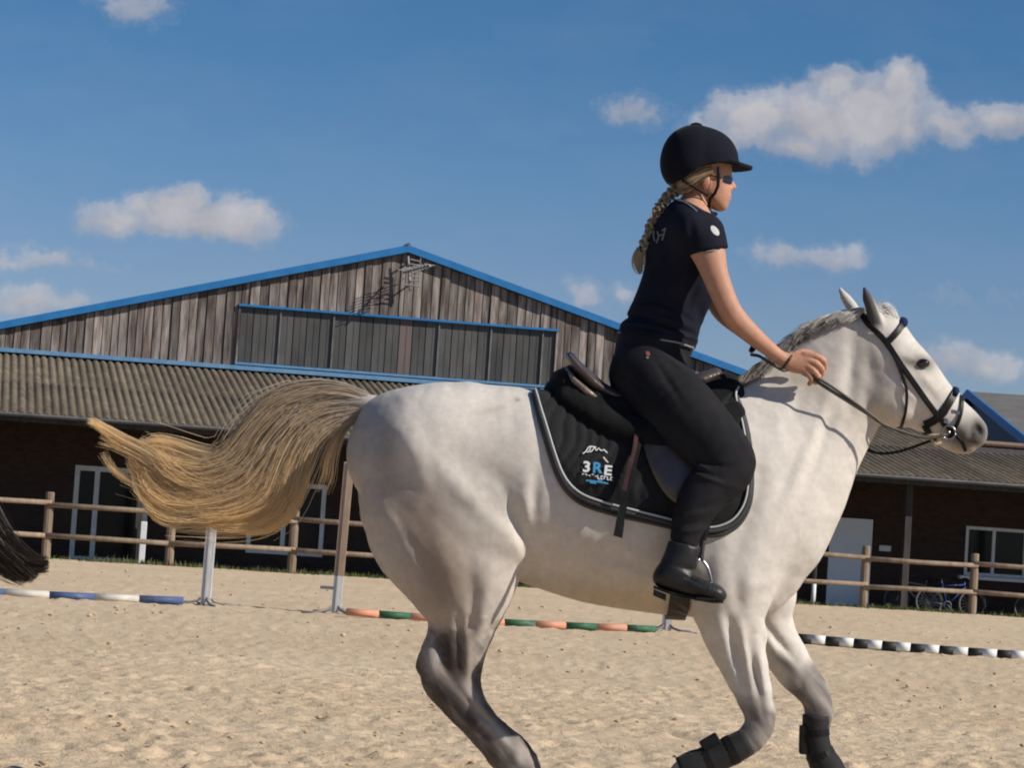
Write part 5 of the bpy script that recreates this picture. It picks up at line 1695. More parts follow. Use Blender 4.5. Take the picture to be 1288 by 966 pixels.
    # hands
    def hand(s, dx, dy, yo):
        h = B()
        q = lambda x, y, r, b, y2=0: S_(x+dx, y+dy, r, b, s*(yo+y2))
        h.add([q(984, 452, 9.6, .024), q(996, 456, 12, .019), q(1008, 457, 13.5, .017), q(1014, 457, 12, .016)], .01)
        fin = [[(1012, 447, 5.0, 0), (1026, 448, 4.4, .004), (1036, 454, 4.0, -.004), (1037, 463, 3.6, -.020)],
               [(1013, 453, 5.0, .002), (1026, 457, 4.4, .008), (1034, 465, 4.0, .000), (1032, 473, 3.6, -.016)],
               [(1012, 459, 4.8, .002), (1022, 465, 4.2, .008), (1029, 474, 3.8, .000), (1026, 481, 3.4, -.016)],
               [(1008, 464, 4.4, 0), (1016, 470, 3.8, .004), (1021, 478, 3.4, -.002), (1018, 483, 3.0, -.014)]]
        for k, f in enumerate(fin):
            a = B(); a.sweep([q(x, y, r, r*PXM*.98, y2-.004*k*0) for x, y, r, y2 in f], 2); h.join(a, .0035)
        a = B(); a.sweep([q(996, 449, 5.5, .014, -.012), q(1008, 443, 4.8, .012, -.022), q(1020, 445, 4.2, .010, -.030), q(1028, 451, 3.6, .009, -.030)], 2); h.join(a, .006)
        return h
    hands = [hand(-1, 0, 0, .148), hand(1, -13, -11, .125)]
    # ---- one continuous body
    body = B(); body.F = torso.F.copy(); body.join(neck, .02); body.join(hd, .012)
    for a in arms: body.join(a, .02)
    for a in hip: body.join(a, .02)
    for a in feet: a2 = B(); a2.F = a.F+.006; body.join(a2, .01)
    for h in hands: body.join(h, .006)
    # shrink what is clothed, so cloth always covers it
    V, F = surface_nets(body)
    V = relax(V, F, 1)
    bd = part('body', V, F, M_SKIN, RIDER, True)
    u, v = topx(V[:, 0], V[:, 1], V[:, 2])
    C = np.tile(np.array([.43, .225, .148]), (len(V), 1))
    def ov(cx, cy, rx, ry, an, col, al):
        w = (gau(u, v, cx, cy, rx, ry, an)*al)[:, None]; C[:] = C*(1-w)+np.array(col)*w
    ov(919, 248.3, 4, 1.6, 4, (.42, .13, .12), .8); ov(908, 240, 9, 9, 0, (.60, .27, .20), .35); ov(925, 235, 5, 5, 0, (.60, .28, .21), .4)
    ov(1034, 452, 6, 5, 0, (.62, .30, .22), .5); ov(1030, 470, 6, 8, 0, (.62, .32, .24), .4); ov(925, 405, 14, 10, 0, (.56, .27, .19), .5); ov(888, 230, 7, 8, 0, (.52, .22, .16), .5)
    C *= (1+.10*fbm(u, v, 9, 4, .10)+.10*fbm(u, v, 19, 3, .5))[:, None]
    C[:, 1:] *= (1+.06*fbm(u, v, 29, 3, .2))[:, None]
    paint(bd.data, np.clip(C, 0, 1))
    # ---- polo shirt
    def cloth_from(fields, off, clips, k=.02, wr=None, seed=0, fine=.0012):
        c = B(); c.F = fields[0].F.copy()
        for f in fields[1:]: c.join(f, k)
        c.F = c.F-off
        u, v = topx(c.x[:, None], HY-.12, c.z[None, :])
        R = np.zeros_like(u)
        for (cx, cy, rx, ry, an, mm) in (wr or []): R += 1.7*mm/1000*gau(u, v, cx, cy, rx, ry, an)
        R += fine*fbm(u, v, 300+seed, 3, .07)
        c.F = c.F-R.astype(np.float32)[:, None, :]
        for cl in clips: c.F = np.maximum(c.F, cl)
        return c
    shirt = cloth_from([torso], .0125, [-halfpx(g, 775, 416, 885, 443)], wr=[
        (800, 408, 24, 3, 12, 5), (808, 398, 22, 3, 8, -5), (815, 414, 26, 2.6, 14, -5), (826, 388, 30, 3.5, 12, 4), (838, 402, 30, 3, 16, 5), (845, 412, 26, 3, 18, -5), (850, 392, 24, 3, 30, -4),
        (860, 422, 22, 3, 12, 4), (812, 385, 14, 3, -10, 4), (870, 370, 6, 26, 20, -4), (862, 350, 4, 28, 14, 3), (850, 318, 5, 26, 20, 3), (840, 305, 4, 24, 26, -3), (868, 300, 4, 20, -10, -3), (795, 395, 8, 3, -20, -4), (882, 408, 5, 20, -5, -4)], seed=1)
    # neck opening
    nk = B(); nk.F = neck.F-.004
    clipn = halfpx(g, 845, 246, 905, 288)
    shirt.F = np.maximum(shirt.F, clipn)
    for i, a in enumerate(arms):
        sl = B(); sl.F = a.F-.010
        c1 = -halfpx(g, 869, 327, 915, 318)
        sl.F = np.maximum(sl.F, c1)
        shirt.join(sl, .012)
    Vs, Fs = surface_nets(shirt); sh = part('polo_shirt', relax(Vs, Fs, 1), Fs, M_SHIRT, RIDER, True)
    # ---- breeches
    pel = B(); pel.F = torso.F.copy()
    br = cloth_from([pel]+hip, .0065, [halfpx(g, 775, 414, 885, 441)], .03, wr=[
        (880, 596, 24, 3, 28, -5), (872, 588, 22, 3, 34, 5), (890, 606, 26, 3, 18, 4), (895, 588, 16, 2.5, 10, -4), (846, 560, 20, 3, 38, 4), (838, 484, 30, 4, 60, -3), (800, 486, 22, 3, 40, -4),
        (862, 668, 18, 2.6, -8, 4), (860, 660, 18, 2.4, -14, -4), (866, 648, 18, 3, -10, 3), (875, 640, 20, 3, -20, -3), (850, 460, 24, 4, 40, 3), (930, 560, 6, 24, -30, 3)], seed=2)
    br.F = np.maximum(br.F, -halfpx(g, 835, 680, 890, 695))
    Vs, Fs = surface_nets(br); part('breeches', relax(Vs, Fs, 1), Fs, M_BREECH, RIDER, True)
    # ---- boots
    for f in feet:
        bt = cloth_from([f], .006, [halfpx(g, 830, 679, 895, 693)], .01, wr=[(850, 712, 18, 2, 14, -3), (856, 722, 18, 2, 20, 3), (864, 728, 16, 2, 28, -3)], seed=4, fine=.0006)
        Vs, Fs = surface_nets(bt); bo = part('riding_boot', relax(Vs, Fs, 1), Fs, M_BOOT, RIDER, True)
        sg = -1 if f is feet[0] else 1
        for nm, pts_, th_ in (('sole', [(822, 738), (840, 745), (858, 749), (880, 754), (898, 757), (910, 757)], .010), ('heel', [(822, 741), (838, 748)], .022)):
            V = []; n = len(pts_)
            for i_, (x_, y_) in enumerate(pts_):
                w_ = [.028, .036, .036, .044, .044, .028][i_] if nm == 'sole' else .031
                for sy in (-1, 1):
                    for zz in (0, -th_): V.append(P(x_, y_, HY+sg*.366+sy*w_)+[0, 0, zz+.004 if nm == 'sole' else zz])
            F = [(i_*4+a, i_*4+b, i_*4+4+b, i_*4+4+a) for i_ in range(n-1) for a, b in ((0, 1), (1, 3), (3, 2), (2, 0))]+[(0, 2, 3, 1), (4*n-4, 4*n-3, 4*n-1, 4*n-2)]
            part(nm, V, F, M_BLK2, bo)
    return g, (shirt, br)

def skin_f(t, b):
    a = t.new('ShaderNodeVertexColor', layer_name='coat')
    t.l.new(a.outputs[0], b.inputs['Base Color'])
    b.inputs['Subsurface Weight'].default_value = .12
    b.inputs['Subsurface Radius'].default_value = (.012, .005, .003)
    b.inputs['Subsurface Scale'].default_value = 1.0
    t.l.new(t.bump(t.noise(coords(t), 260, 3, .6), .08, .001), b.inputs['Normal'])
M_SKIN = mat('skin', (.6, .35, .25), .56, skin_f, spec=.25)
M_SHIRT = cloth((.009, .010, .018), (.014, .015, .025), .9, bump=.35)
M_BREECH = cloth((.013, .013, .015), (.020, .019, .022), .8, bump=.35)
M_BOOT = leather((.010, .010, .011), .44, .35, (.02, .02, .021), 18, sp=.3)
RG, (_shirt, _br) = rider()

def field_surface(objname):
    o = [c for c in RIDER.children if c.name.startswith(objname)][0]
    me = o.data; loc = root_loc(o)
    V = np.empty(len(me.vertices)*3, np.float32); me.vertices.foreach_get('co', V); V = V.reshape(-1, 3)+loc
    F = [tuple(p.vertices) for p in me.polygons]
    return BVHTree.FromPolygons([tuple(float(a) for a in v) for v in V], F)
BSH = field_surface('polo_shirt'); BBR = field_surface('breeches'); BBO = field_surface('body')
def on(b, yback=-.3):
    def f(px, py, off=0.0):
        d = Vector(ray(px, py)).normalized(); h = b.ray_cast(Vector(CAMP), d)
        if h[0] is None: h = b.find_nearest(Vector(P(px, py, HY-.1)))
        n = h[1]
        if n.dot(d) > 0: n = -n
        return np.array(h[0]+n*off), np.array(n)
    return f
s_sh, s_br, s_bo = on(BSH), on(BBR), on(BBO)
M_TRIM = cloth((.20, .20, .21), (.26, .26, .27), .8)
def tube_on(name, path, rad, m, sf, off=.001, parent=RIDER, n=5, flat=None):
    mb = MB(); pts = [sf(q[0], q[1], off)[0] for q in spl(path, n)]
    pts = np.array(pts)
    pts[1:-1] = (pts[:-2]+pts[1:-1]*2+pts[2:])/4
    mb.tube(pts, rad, 6, flat=flat); return mb.build(name, m, parent, True)
tube_on('hem_trim', [(779, 416), (800, 419), (822, 423), (845, 428), (862, 433), (876, 439)], .0035, M_TRIM, s_sh, .006)
tube_on('sleeve_trim', [(873, 321), (882, 317), (893, 314), (903, 313), (910, 314)], .0030, M_TRIM, s_sh, .004)
tube_on('collar_trim', [(851, 251), (860, 254), (868, 259), (876, 266)], .0028, M_TRIM, s_sh, .002)
poly_print('shoulder_print', [[(823, 290), (822, 297), (824, 303)], [(827, 291), (829, 297), (826, 306)], [(833, 290), (836, 288), (838, 287)], [(837, 288), (835, 296), (833, 302)], [(829, 296), (834, 295)]], M_TRIM, 1.3, RIDER, s_sh)
# badge on the sleeve
def disc_print(name, cx, cy, rx, ry, an, m, sf, off=.002):
    a = radians(an); n = 16; V = [sf(cx, cy, off)[0]]; F = []
    for r in (.5, 1):
        for k in range(n):
            x, y = rx*r*cos(2*pi*k/n), ry*r*sin(2*pi*k/n); V.append(sf(cx+x*cos(a)-y*sin(a), cy+x*sin(a)+y*cos(a), off)[0])
    F = [(0, 1+k, 1+(k+1) % n) for k in range(n)]+[(1+k, 1+n+k, 1+n+(k+1) % n, 1+(k+1) % n) for k in range(n)]
    return part(name, V, F, m, RIDER)
disc_print('sleeve_badge', 899, 290, 3.8, 7.5, -38, mat('badge_grey', (.46, .46, .46), .8), s_sh)
disc_print('hip_logo', 815, 445, 3.4, 2.6, 60, mat('logo_red', (.22, .07, .06), .7), s_br)
disc_print('hip_logo', 814.5, 450, 1.6, 1.4, 0, M_TRIM, s_br)
# collar leaf standing at the throat
mb = MB(); V = [P(893, 272, HY-.055), P(900, 279, HY-.062), P(910, 290, HY-.050), P(905, 296, HY-.075), P(893, 288, HY-.095), P(884, 276, HY-.085)]
V2 = [p+np.array([-.008, .006, -.002]) for p in V]; n = 6
part('collar', V+V2, [tuple(range(n)), tuple(range(2*n-1, n-1, -1))]+[(i, i+n, (i+1) % n+n, (i+1) % n) for i in range(n)], M_SHIRT, RIDER)
# bracelet and watch
mb = MB(); c = P(990, 455, HY-.148); ax_ = np.array([.8, .05, -.5]); ax_ /= np.linalg.norm(ax_)
e1 = np.cross(ax_, [0, 1, 0]); e1 /= np.linalg.norm(e1); e2 = np.cross(ax_, e1)
mb.tube([c+e1*.0285*cos(a)+e2*.026*sin(a) for a in np.linspace(0, 2*pi, 21)], .0042, 6); mb.build('bracelet', leather((.05, .035, .02), .5), RIDER, True)
mb = MB(); c = P(952, 431, HY+.150)
mb.tube([c+e1*.034*cos(a)+e2*.032*sin(a) for a in np.linspace(0, 2*pi, 21)], .010, 6); mb.build('wristband', M_BLK2, RIDER, True)

# ---- helmet
def helmet():
    g = Grid(axis_steps(P(826, 200, HY)[0], P(956, 200, HY)[0], .0042), axis_steps(HY-.16, HY+.16, .005), axis_steps(P(880, 240, HY)[2], P(880, 146, HY)[2], .0042))
    f = g.blank(); f.add([S_(877, 202, 42, .112), S_(885, 202, 41, .108)], .01); f.add([S_(872, 197, 39, .108), S_(890, 203, 37, .10)], .03); f.add([S_(860, 212, 25, .098), S_(866, 218, 22, .098)], .04)
    ins = g.blank(); ins.add([S_(877, 206, 37, .098), S_(885, 205, 36, .096)], .01); ins.add([S_(862, 214, 19, .084), S_(870, 225, 18, .084), S_(900, 222, 18, .08)], .02)
    # lower rim follows the brow and dips behind the ear
    u, v = topx(g.x[:, None], HY, g.z[None, :])
    rim = np.interp(u[:, 0], [830, 845, 856, 866, 876, 890, 907, 930, 950], [228, 232, 229, 222, 215, 211, 208.5, 206, 204])
    cl = ((v-rim[:, None])*PXM).astype(np.float32)[:, None, :]
    f.F = np.maximum(np.maximum(f.F, cl), -ins.F)
    # peak
    pk = g.blank(); pk.F[:] = 1
    X = g.x[:, None, None]; Y = g.y[None, :, None]; Z = g.z[None, None, :]
    u3 = u[:, None, :]; v3 = v[:, None, :]
    yy = np.abs(Y-HY)
    xf = P(947, 209, HY)[0]-.28*yy**2/.10*2.6
    top = 201.5+(u3-925)*.33+yy*60
    d = np.maximum(np.maximum((top-v3)*PXM, (v3-top-4.2-np.clip((940-u3)*.12, 0, 5))*PXM), np.maximum(X-xf, P(900, 205, HY)[0]-X))
    d = np.maximum(d, yy-.088); pk.F = np.broadcast_to(d, pk.F.shape).astype(np.float32).copy()
    pk.F = np.maximum(pk.F, -ins.F)
    f.join(pk, .006)
    V, F = surface_nets(f); h = part('helmet', relax(V, F, 2), F, M_HELM, RIDER, True)
    mb = MB(); c = P(876, 157, HY); mb.tube([c+[0, 0, -.012], c+[0, 0, .004], c+[0, 0, .009]], [.024, .020, .006], 14); mb.build('helmet_button', M_HELM, h, True)
    M_ST = M_BLK2
    for s in (-1, 1):
        w = lambda px, py, y: P(px, py, HY+s*y)
        mb = MB(); mb.tube([w(904, 209, .082), w(904, 222, .079), w(903, 234, .074), w(899, 243, .068), w(893, 250, .060), w(891, 262, .048)], .0062, 6, flat=((0, 1, 0), .5))
        mb.build('chin_strap', M_ST, h, True)
        mb = MB(); mb.tube([w(858, 226, .086), w(868, 232, .078), w(880, 239, .070), w(891, 246, .066)], .0056, 6, flat=((0, 1, 0), .5)); mb.build('chin_strap', M_ST, h, True)
    mb = MB(); mb.tube([P(891, 262, HY-.048), P(894, 268, HY-.03), P(900, 269, HY), P(894, 268, HY+.03), P(891, 262, HY+.048)], .0075, 8); mb.build('chin_cup', M_ST, h, True)
def helm_f(t, b):
    b.inputs['Sheen Weight'].default_value = .06; b.inputs['Sheen Roughness'].default_value = .35
    t.l.new(t.bump(t.noise(coords(t), 500, 2, .6), .15, .001), b.inputs['Normal'])
M_HELM = mat('velvet', (.009, .010, .016), .95, helm_f, spec=.1)
helmet()
# ---- sunglasses
mb = MB()
M_LENS = mat('dark_lens', (.012, .014, .022), .12, spec=.6)
sg = None
for s in (-1, 1):
    V = []; F = []; na, nv = 9, 5
    c0 = P(893.5, 225.5, HY)
    for lay in (0, -.003):
        for i in range(na):
            ph = radians(14+44*i/(na-1)); rr = .0785+lay
            hh = .0135*(1-.35*abs(2*i/(na-1)-1)**3)
            for j in range(nv):
                V.append(c0+np.array([rr*cos(ph), s*rr*.86*sin(ph), hh*(2*j/(nv-1)-1)-.002]))
    o_ = na*nv
    for i in range(na-1):
        for j in range(nv-1):
            q_ = (i*nv+j, (i+1)*nv+j, (i+1)*nv+j+1, i*nv+j+1); F += [q_, tuple(o_+k for k in q_[::-1])]
    rimv = [i*nv for i in range(na)]+[(na-1)*nv+j for j in range(1, nv)]+[i*nv+nv-1 for i in range(na-2, -1, -1)]+[j for j in range(nv-2, 0, -1)]
    F += [(rimv[k], rimv[(k+1) % len(rimv)], o_+rimv[(k+1) % len(rimv)], o_+rimv[k]) for k in range(len(rimv))]
    o = part('sunglasses', V, F, M_LENS, RIDER, True)
    mb = MB(); mb.tube([P(906, 223, HY+s*.066), P(898, 221, HY+s*.072), P(890, 220, HY+s*.074)], .0028, 6); mb.build('temple', M_BLK2, o)

# ---- hair
def hcol(q, r, gi, a):
    x = q[:, None]
    c = np.array([.44, .32, .19])*(1-x)+np.array([.60, .47, .32])*x
    if r < .25: c = c*.45
    return np.clip(c*(.6+.7*r), .01, .8)
Hg = []
for s in (-1, 1):
    Hg.append(pxg([(896, 212, s*.078), (886, 214, s*.082), (874, 221, s*.082), (860, 230, s*.068), (850, 237, s*.025)], [5, 6, 7, 8, 7], [.004, .004, .006, .014, .014]))
    Hg.append(pxg([(890, 217, s*.079), (880, 221, s*.082), (870, 229, s*.074), (858, 236, s*.052), (848, 239, s*.015)], [4, 5, 7, 8, 7], [.004, .004, .006, .014, .014]))
Hg.append(pxg([(868, 222, 0), (860, 230, 0), (852, 236, 0), (845, 240, 0)], [9, 9, 8, 7], [.05, .045, .03, .02]))
strands('hair', Hg, [420, 420, 420, 420, 800], RIDER, M_HAIR, .0013, .0004, 9, colf=hcol, seed=31)
def braid():
    path = spl([(852, 238), (842, 246), (834, 256), (827, 268), (821, 281), (816, 293), (812, 304), (808, 315)], 8)
    V3 = np.array([P(x, y, HY-.03) for x, y in path])
    T = np.gradient(V3, axis=0); T /= np.linalg.norm(T, axis=1)[:, None]
    L = np.concatenate([[0], np.cumsum(np.linalg.norm(np.diff(V3, axis=0), axis=1))])
    VV = []; FF = []; CC = []; nb = 0
    r = np.random.default_rng(2)
    for k in range(3):
        n = 70
        for f in range(26):
            a0 = r.normal(0, .0062, 2)
            q = np.linspace(0, 1, n); 
            c = np.stack([np.interp(q*L[-1], L, V3[:, j]) for j in range(3)], -1); t = np.stack([np.interp(q*L[-1], L, T[:, j]) for j in range(3)], -1)
            sd = np.stack([-t[:, 2], 0*t[:, 0], t[:, 0]], -1)
            ph = 2*pi*(q*4.2+.03*np.sin(q*17)+k/3.); am = .0115*(1-.25*q)*(1+.25*np.sin(q*23))
            off = am*np.sin(ph); dep = am*.62*np.sin(2*ph)
            p = c+sd*(off+a0[0]*(1-.3*q))[:, None]; p[:, 1] += dep+a0[1]
            rad = .0022
            i = np.arange(n-1)[:, None]*3; j = np.arange(3)[None]
            V = np.stack([p+sd*(rad*cos(2*pi*m/3))+np.array([0, 1, 0])*(rad*sin(2*pi*m/3)) for m in range(3)], 1)
            FF.append(np.stack([i+j, i+(j+1) % 3, i+3+(j+1) % 3, i+3+j], -1).reshape(-1, 4)+nb); VV.append(V.reshape(-1, 3)); nb += n*3
            col = np.array([.62, .50, .36])*(.6+.6*r.random())*(1+.5*q[:, None]); CC.append(np.repeat(np.clip(col, 0, .8), 3, axis=0))
    o = part('braid', np.vstack(VV), np.vstack(FF), M_HAIR, RIDER, True); paint(o.data, np.vstack(CC))
    mb = MB(); c = P(806, 314, HY-.03); mb.tube([c+[.002, 0, .008], c+[-.002, 0, -.006]], .011, 8); mb.build('hair_tie', M_BLK2, RIDER, True)
    strands('braid_end', [pxg([(807, 312, -.03), (804, 322, -.03), (803, 333, -.03), (806, 345, -.03)], [4, 6, 6, 3], [.010, .014, .012, .006])], [400], RIDER, M_HAIR, .0012, .0003, 8,
            colf=lambda q, r, gi, a: np.clip(np.tile([.58, .46, .33], (len(q), 1))*(.6+.7*r), 0, .8), seed=3)
braid()
# ------------------------------------------------------------------ jumps, poles, bicycles
def pole(name, label, a, b, rad, bands, mats_, first=0):
    """banded pole as one thing: each painted band a part"""
    a = np.array(a); b = np.array(b)
    t = thing(name, label, 'pole', a)
    L = np.linalg.norm(b-a); d = (b-a)/L
    s = 0; k = first
    n = 14
    while s < L-1e-3:
        w = bands if np.isscalar(bands) else bands[min(k-first, len(bands)-1)]
        e = min(s+w, L)
        e1_ = np.cross(d, [0, 0, 1]); e1_ /= np.linalg.norm(e1_); e2_ = np.cross(e1_, d)
        V = []
        for q, rr in ((s+.001, rad), (e-.001, rad)):
            for j in range(n):
                an = 2*pi*j/n
                V.append(a+d*q+(e1_*cos(an)+e2_*sin(an))*rr+np.array([0, 0, -.02*math.sin(pi*q/L)]))
        F = [(j, (j+1) % n, n+(j+1) % n, n+j) for j in range(n)]+[tuple(range(n-1, -1, -1)), tuple(range(n, 2*n))]
        part('band', V, F, mats_[k % len(mats_)], t, True)
        s = e; k += 1
    for ch in t.children:
        for p in ch.data.polygons:
            if len(p.vertices) > 4: p.use_smooth = False
    return t
def paintm(c, c2=None): return worn(c, c2 or tuple(q*.8 for q in c), 5, rough=.6, bump=.15, rnd=.12, c3=tuple(q*.5+.12 for q in c), s3=7)
PW, PBL, PG, PO, PK = paintm((.56, .53, .47)), paintm((.065, .105, .23)), paintm((.035, .12, .06)), paintm((.62, .28, .17)), worn((.016, .018, .018), (.03, .03, .028), 5, rough=.6, rnd=0)
def gp(px, py, r=.06): return G(px, py, r)
pole('jump_pole', 'blue and white striped jump pole lying on the sand at the left', gp(230, 756), gp(-150, 735), .045, .50, [PW, PBL], 1)
pole('jump_pole', 'orange and green striped jump pole lying on the sand behind the horse', gp(436, 770), gp(824, 792), .043, .365, [PO, PG])
pole('jump_pole', 'black and white striped jump pole lying on the sand at the right', gp(986, 802), gp(1420, 834), .060, .163, [worn((.80, .79, .76), (.70, .68, .64), 5, rough=.6, rnd=0), PK])

def jump_stand(px, py, h, lean, label, cups, rust, rot=0.0):
    c = G(px, py)
    t = thing('jump_stand', label, 'jump stand', c, 'jump stands beside the poles')
    m = worn((.50, .50, .51), (.62, .62, .62), 5, (1, 1, .4), .6, .2, .003, .1, c3=(.36, .31, .27), s3=3)
    m2 = worn((.26, .18, .125), (.36, .28, .22), 5, (1, 1, .4), .8, .3, .003, .1)
    ld = np.array([lean, 0, 1.0]); ld /= np.linalg.norm(ld)
    def bar(z0, z1, mm, name):
        mb = MB(); a = c+ld*z0; b = c+ld*z1; w = .055
        V = []
        for p in (a, b):
            for sx, sy in ((-1, -1), (1, -1), (1, 1), (-1, 1)): V.append(p+np.array([sx*w, sy*w*.8, 0]))
        mb.add(V, [(0, 1, 5, 4), (1, 2, 6, 5), (2, 3, 7, 6), (3, 0, 4, 7), (3, 2, 1, 0), (4, 5, 6, 7)])
        # groove rail down the front
        V = []
        for p in (a, b):
            for sx, sy in ((-.012, -.052), (.012, -.052), (.012, -.043), (-.012, -.043)): V.append(p+np.array([sx, sy-.006, 0]))
        mb.add(V, [(0, 1, 5, 4), (1, 2, 6, 5), (2, 3, 7, 6), (3, 0, 4, 7), (3, 2, 1, 0), (4, 5, 6, 7)])
        return mb.build(name, mm, t)
    if rust > 0:
        bar(.02, rust, m, 'upright'); bar(rust, h, m2, 'upright')
    else: bar(.02, h, m, 'upright')
    for k in range(4):
        a = pi/4*0+rot+pi/2*k+.35
        d = np.array([cos(a), sin(a), 0])
        mb = MB(); mb.tube([c+d*.02+[0, 0, .11], c+d*.10+[0, 0, .05], c+d*.25+[0, 0, .018], c+d*.46+[0, 0, .012]], .014, 6); mb.build('foot', M_GUT, t, True)
    for z in cups:
        p = c+ld*z
        mb = MB(); mb.box(p+[-.12, -.02, 0], (.16, .06, .035), bev=.006); mb.build('cup', M_GUT, t)
    return t
jump_stand(258, 762, 1.55, .012, 'white jump stand under the blond tail, left of the brown-topped stand', [], 0)
jump_stand(422, 773, 1.75, .022, 'tall jump stand with brown upper post and grey foot behind the hindquarters', [.30], .44, .3)
jump_stand(838, 795, 1.2, 0, 'jump stand with splayed feet showing below the horse belly near the girth', [], 0, .5)

def bicycle(px, label, col, flip, scale=1.0, lean=.06, ynear=0.9, px_py=760):
    dr = E1; nb = -E2
    d0 = PB(px, px_py, T_WALL+ynear)[0]; c = Bw(d0, T_WALL+ynear, Z_YARD)
    t = thing('bicycle', label, 'bicycle', c, 'bicycles parked along the barn wall')
    s = -1 if flip else 1
    up = np.array([0, 0, 1])*cos(lean)+nb*sin(lean)
    L = lambda x, z, y=0: c+dr*(x*s*scale)+up*(z*scale)+nb*y
    R = .33
    M_T = mat('tyre', (.03, .03, .03), .8); M_RIM = worn((.16, .16, .16), (.22, .22, .22), 5, rough=.6)
    M_FR = mat('frame_paint', col, .35)
    for x in (-.53, .53):
        circ = [L(x+R*cos(a), R+R*sin(a)) for a in np.linspace(0, 2*pi, 29)]
        mb = MB(); mb.tube(circ, .020, 6); w = mb.build('wheel', M_T, t, True)
        mb = MB(); mb.tube([L(x+(R-.025)*cos(a), R+(R-.025)*sin(a)) for a in np.linspace(0, 2*pi, 29)], .012, 5); mb.build('rim', M_RIM, w, True)
        mb = MB()
        for a in np.linspace(0, 2*pi, 19)[:-1]: mb.tube([L(x, R), L(x+(R-.03)*cos(a), R+(R-.03)*sin(a))], .0025, 3)
        mb.build('spokes', M_RIM, w)
    bb, st, hd, hb = (-.08, .28), (-.22, .80), (.36, .72), (.33, .86)
    mb = MB()
    for a, b, r in ((bb, st, .018), (bb, hd, .022), ((-.20, .72), (.35, .78), .019), (bb, (-.53, R), .012), ((-.2, .70), (-.53, R), .011), (hd, (.53, R), .016), (hd, hb, .018)):
        mb.tube([L(*a), L(*b)], r, 8)
    mb.build('frame', M_FR, t, True)
    mb = MB(); mb.tube([L(.33, .90, -.26), L(.36, .93, -.1), L(.36, .93, .1), L(.33, .90, .26)], .013, 6); mb.tube([L(.33, .86), L(.36, .93)], .014, 6); mb.build('handlebar', M_BLK2, t, True)
    mb = MB(); mb.tube([L(-.36, .86), L(-.25, .88), L(-.10, .86)], [.06, .05, .018], 8, flat=(up, .45)); mb.build('saddle', M_WHITE if col[2] > .2 else M_BLK2, t, True)
    mb = MB(); mb.tube([L(*st), L(-.23, .86)], .013, 6); mb.build('seat_post', M_RIM, t)
    mb = MB(); mb.tube([L(bb[0]+.09*cos(a), bb[1]+.09*sin(a), -.03) for a in np.linspace(0, 2*pi, 17)], .008, 4); mb.tube([L(bb[0], bb[1], -.05), L(bb[0]+.12, bb[1]-.12, -.05)], .010, 5); mb.build('crank', M_RIM, t)
    return t
bicycle(1154, 'pale grey bicycle leaning behind the fence between the last two posts', (.26, .20, .20), True, .95, .08, .75)
bicycle(1196, 'blue bicycle with a white saddle behind the fence, right of the grey one', (.025, .045, .16), False, .98, .10, 1.35)
bicycle(1318, 'dark bicycle behind the fence cut by the right edge of the view', (.05, .06, .05), False, .95, .05, .9)

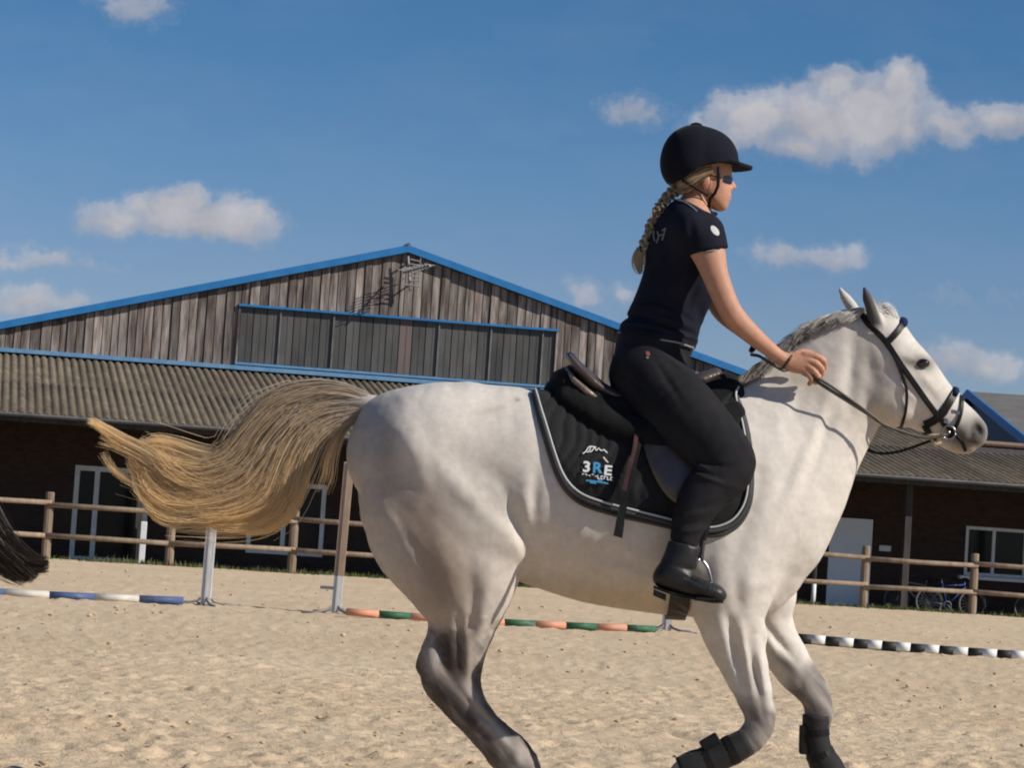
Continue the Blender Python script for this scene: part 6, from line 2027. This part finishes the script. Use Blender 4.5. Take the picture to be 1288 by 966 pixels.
# ------------------------------------------------------------------ small plants at the fence
def weeds():
    r = np.random.default_rng(12)
    M_W = worn((.045, .075, .025), (.08, .12, .04), 5, rough=.8)
    for i, (px, label) in enumerate([(648, 'low leafy weed at the fence foot below the horse flank'), (1118, 'leafy weed at the fence foot right of the white door')]):
        c = fence_pt(px)+np.array([0, -.12, 0])
        V = []; F = []
        for k in range(46):
            a = r.random()*2*pi; L = .06+.14*r.random(); el = .3+1.0*r.random()
            d = np.array([cos(a)*cos(el), sin(a)*cos(el), sin(el)]); s = np.cross(d, [0, 0, 1]); s /= np.linalg.norm(s)
            b = len(V); w = .018
            V += [c, c+d*L*.5+s*w, c+d*L+[0, 0, -.02], c+d*L*.5-s*w]; F.append((b, b+1, b+2, b+3))
        o = part('weed', V, np.array(F), M_W); tag(o, label, 'weed')
weeds()

# ------------------------------------------------------------------ the dark horse leaving on the left
def dark_horse():
    def f(t, b):
        b.inputs['Sheen Weight'].default_value = .1
        t.l.new(t.mix(t.ramp(t.noise(coords(t), 6, 4, .6), [(.3, 0.), (.7, 1.)]), (.018, .012, .010), (.032, .020, .015)), b.inputs['Base Color'])
    M_D = mat('dark_coat', (.02, .015, .012), .45, f, spec=.4)
    o = thing('horse', 'dark horse off to the left of which only the black tail shows', 'horse', (0, 0, 0))
    base = HORSE.location
    dock0 = Vector(P(462, 508, HY))
    want = Vector(P(-62, 520, 9.1))
    # turned round: x -> -x, y -> -y about the dock
    me = HB.data.copy(); me.materials.clear(); me.materials.append(M_D)
    # make room for the turn: local offset of the dock from the thing's origin
    loc = Vector((want.x+(dock0.x-base.x), want.y, 0))
    o.location = loc
    b = bpy.data.objects.new('body', me); COL.objects.link(b); b.parent = o; b.rotation_euler = (0, 0, pi)
    def g_(rows, spr, dep): return ([P(x, y, 9.1) for x, y in rows], np.array(spr)*PXM, dep)
    gs = [g_([(-62, 520), (-52, 560), (-42, 600), (-28, 640), (-8, 672), (20, 696), (44, 710), (62, 710)], [8, 14, 16, 18, 16, 13, 10, 8], [.03, .05, .06, .06, .06, .05, .04, .03]),
          g_([(-62, 520), (-55, 560), (-48, 610), (-36, 655), (-12, 690), (12, 714), (34, 732)], [8, 18, 24, 24, 20, 14, 7], [.03, .05, .06, .06, .06, .05, .03]),
          g_([(-62, 520), (-52, 560), (-42, 600), (-22, 650), (4, 690), (32, 716), (46, 728)], [8, 14, 18, 20, 18, 12, 6], [.03, .05, .06, .06, .06, .04, .03])]
    strands('tail', gs, [2400, 2000, 1500], o, M_HAIR, .0012, .0003, 14, vary=.6, colf=lambda q, r, gi, a: np.clip(np.tile([.022, .017, .015], (len(q), 1))*(.4+1.3*r)+np.array([.05, .028, .016])*(q[:, None]**3)*r, .004, .3), seed=44)
dark_horse()
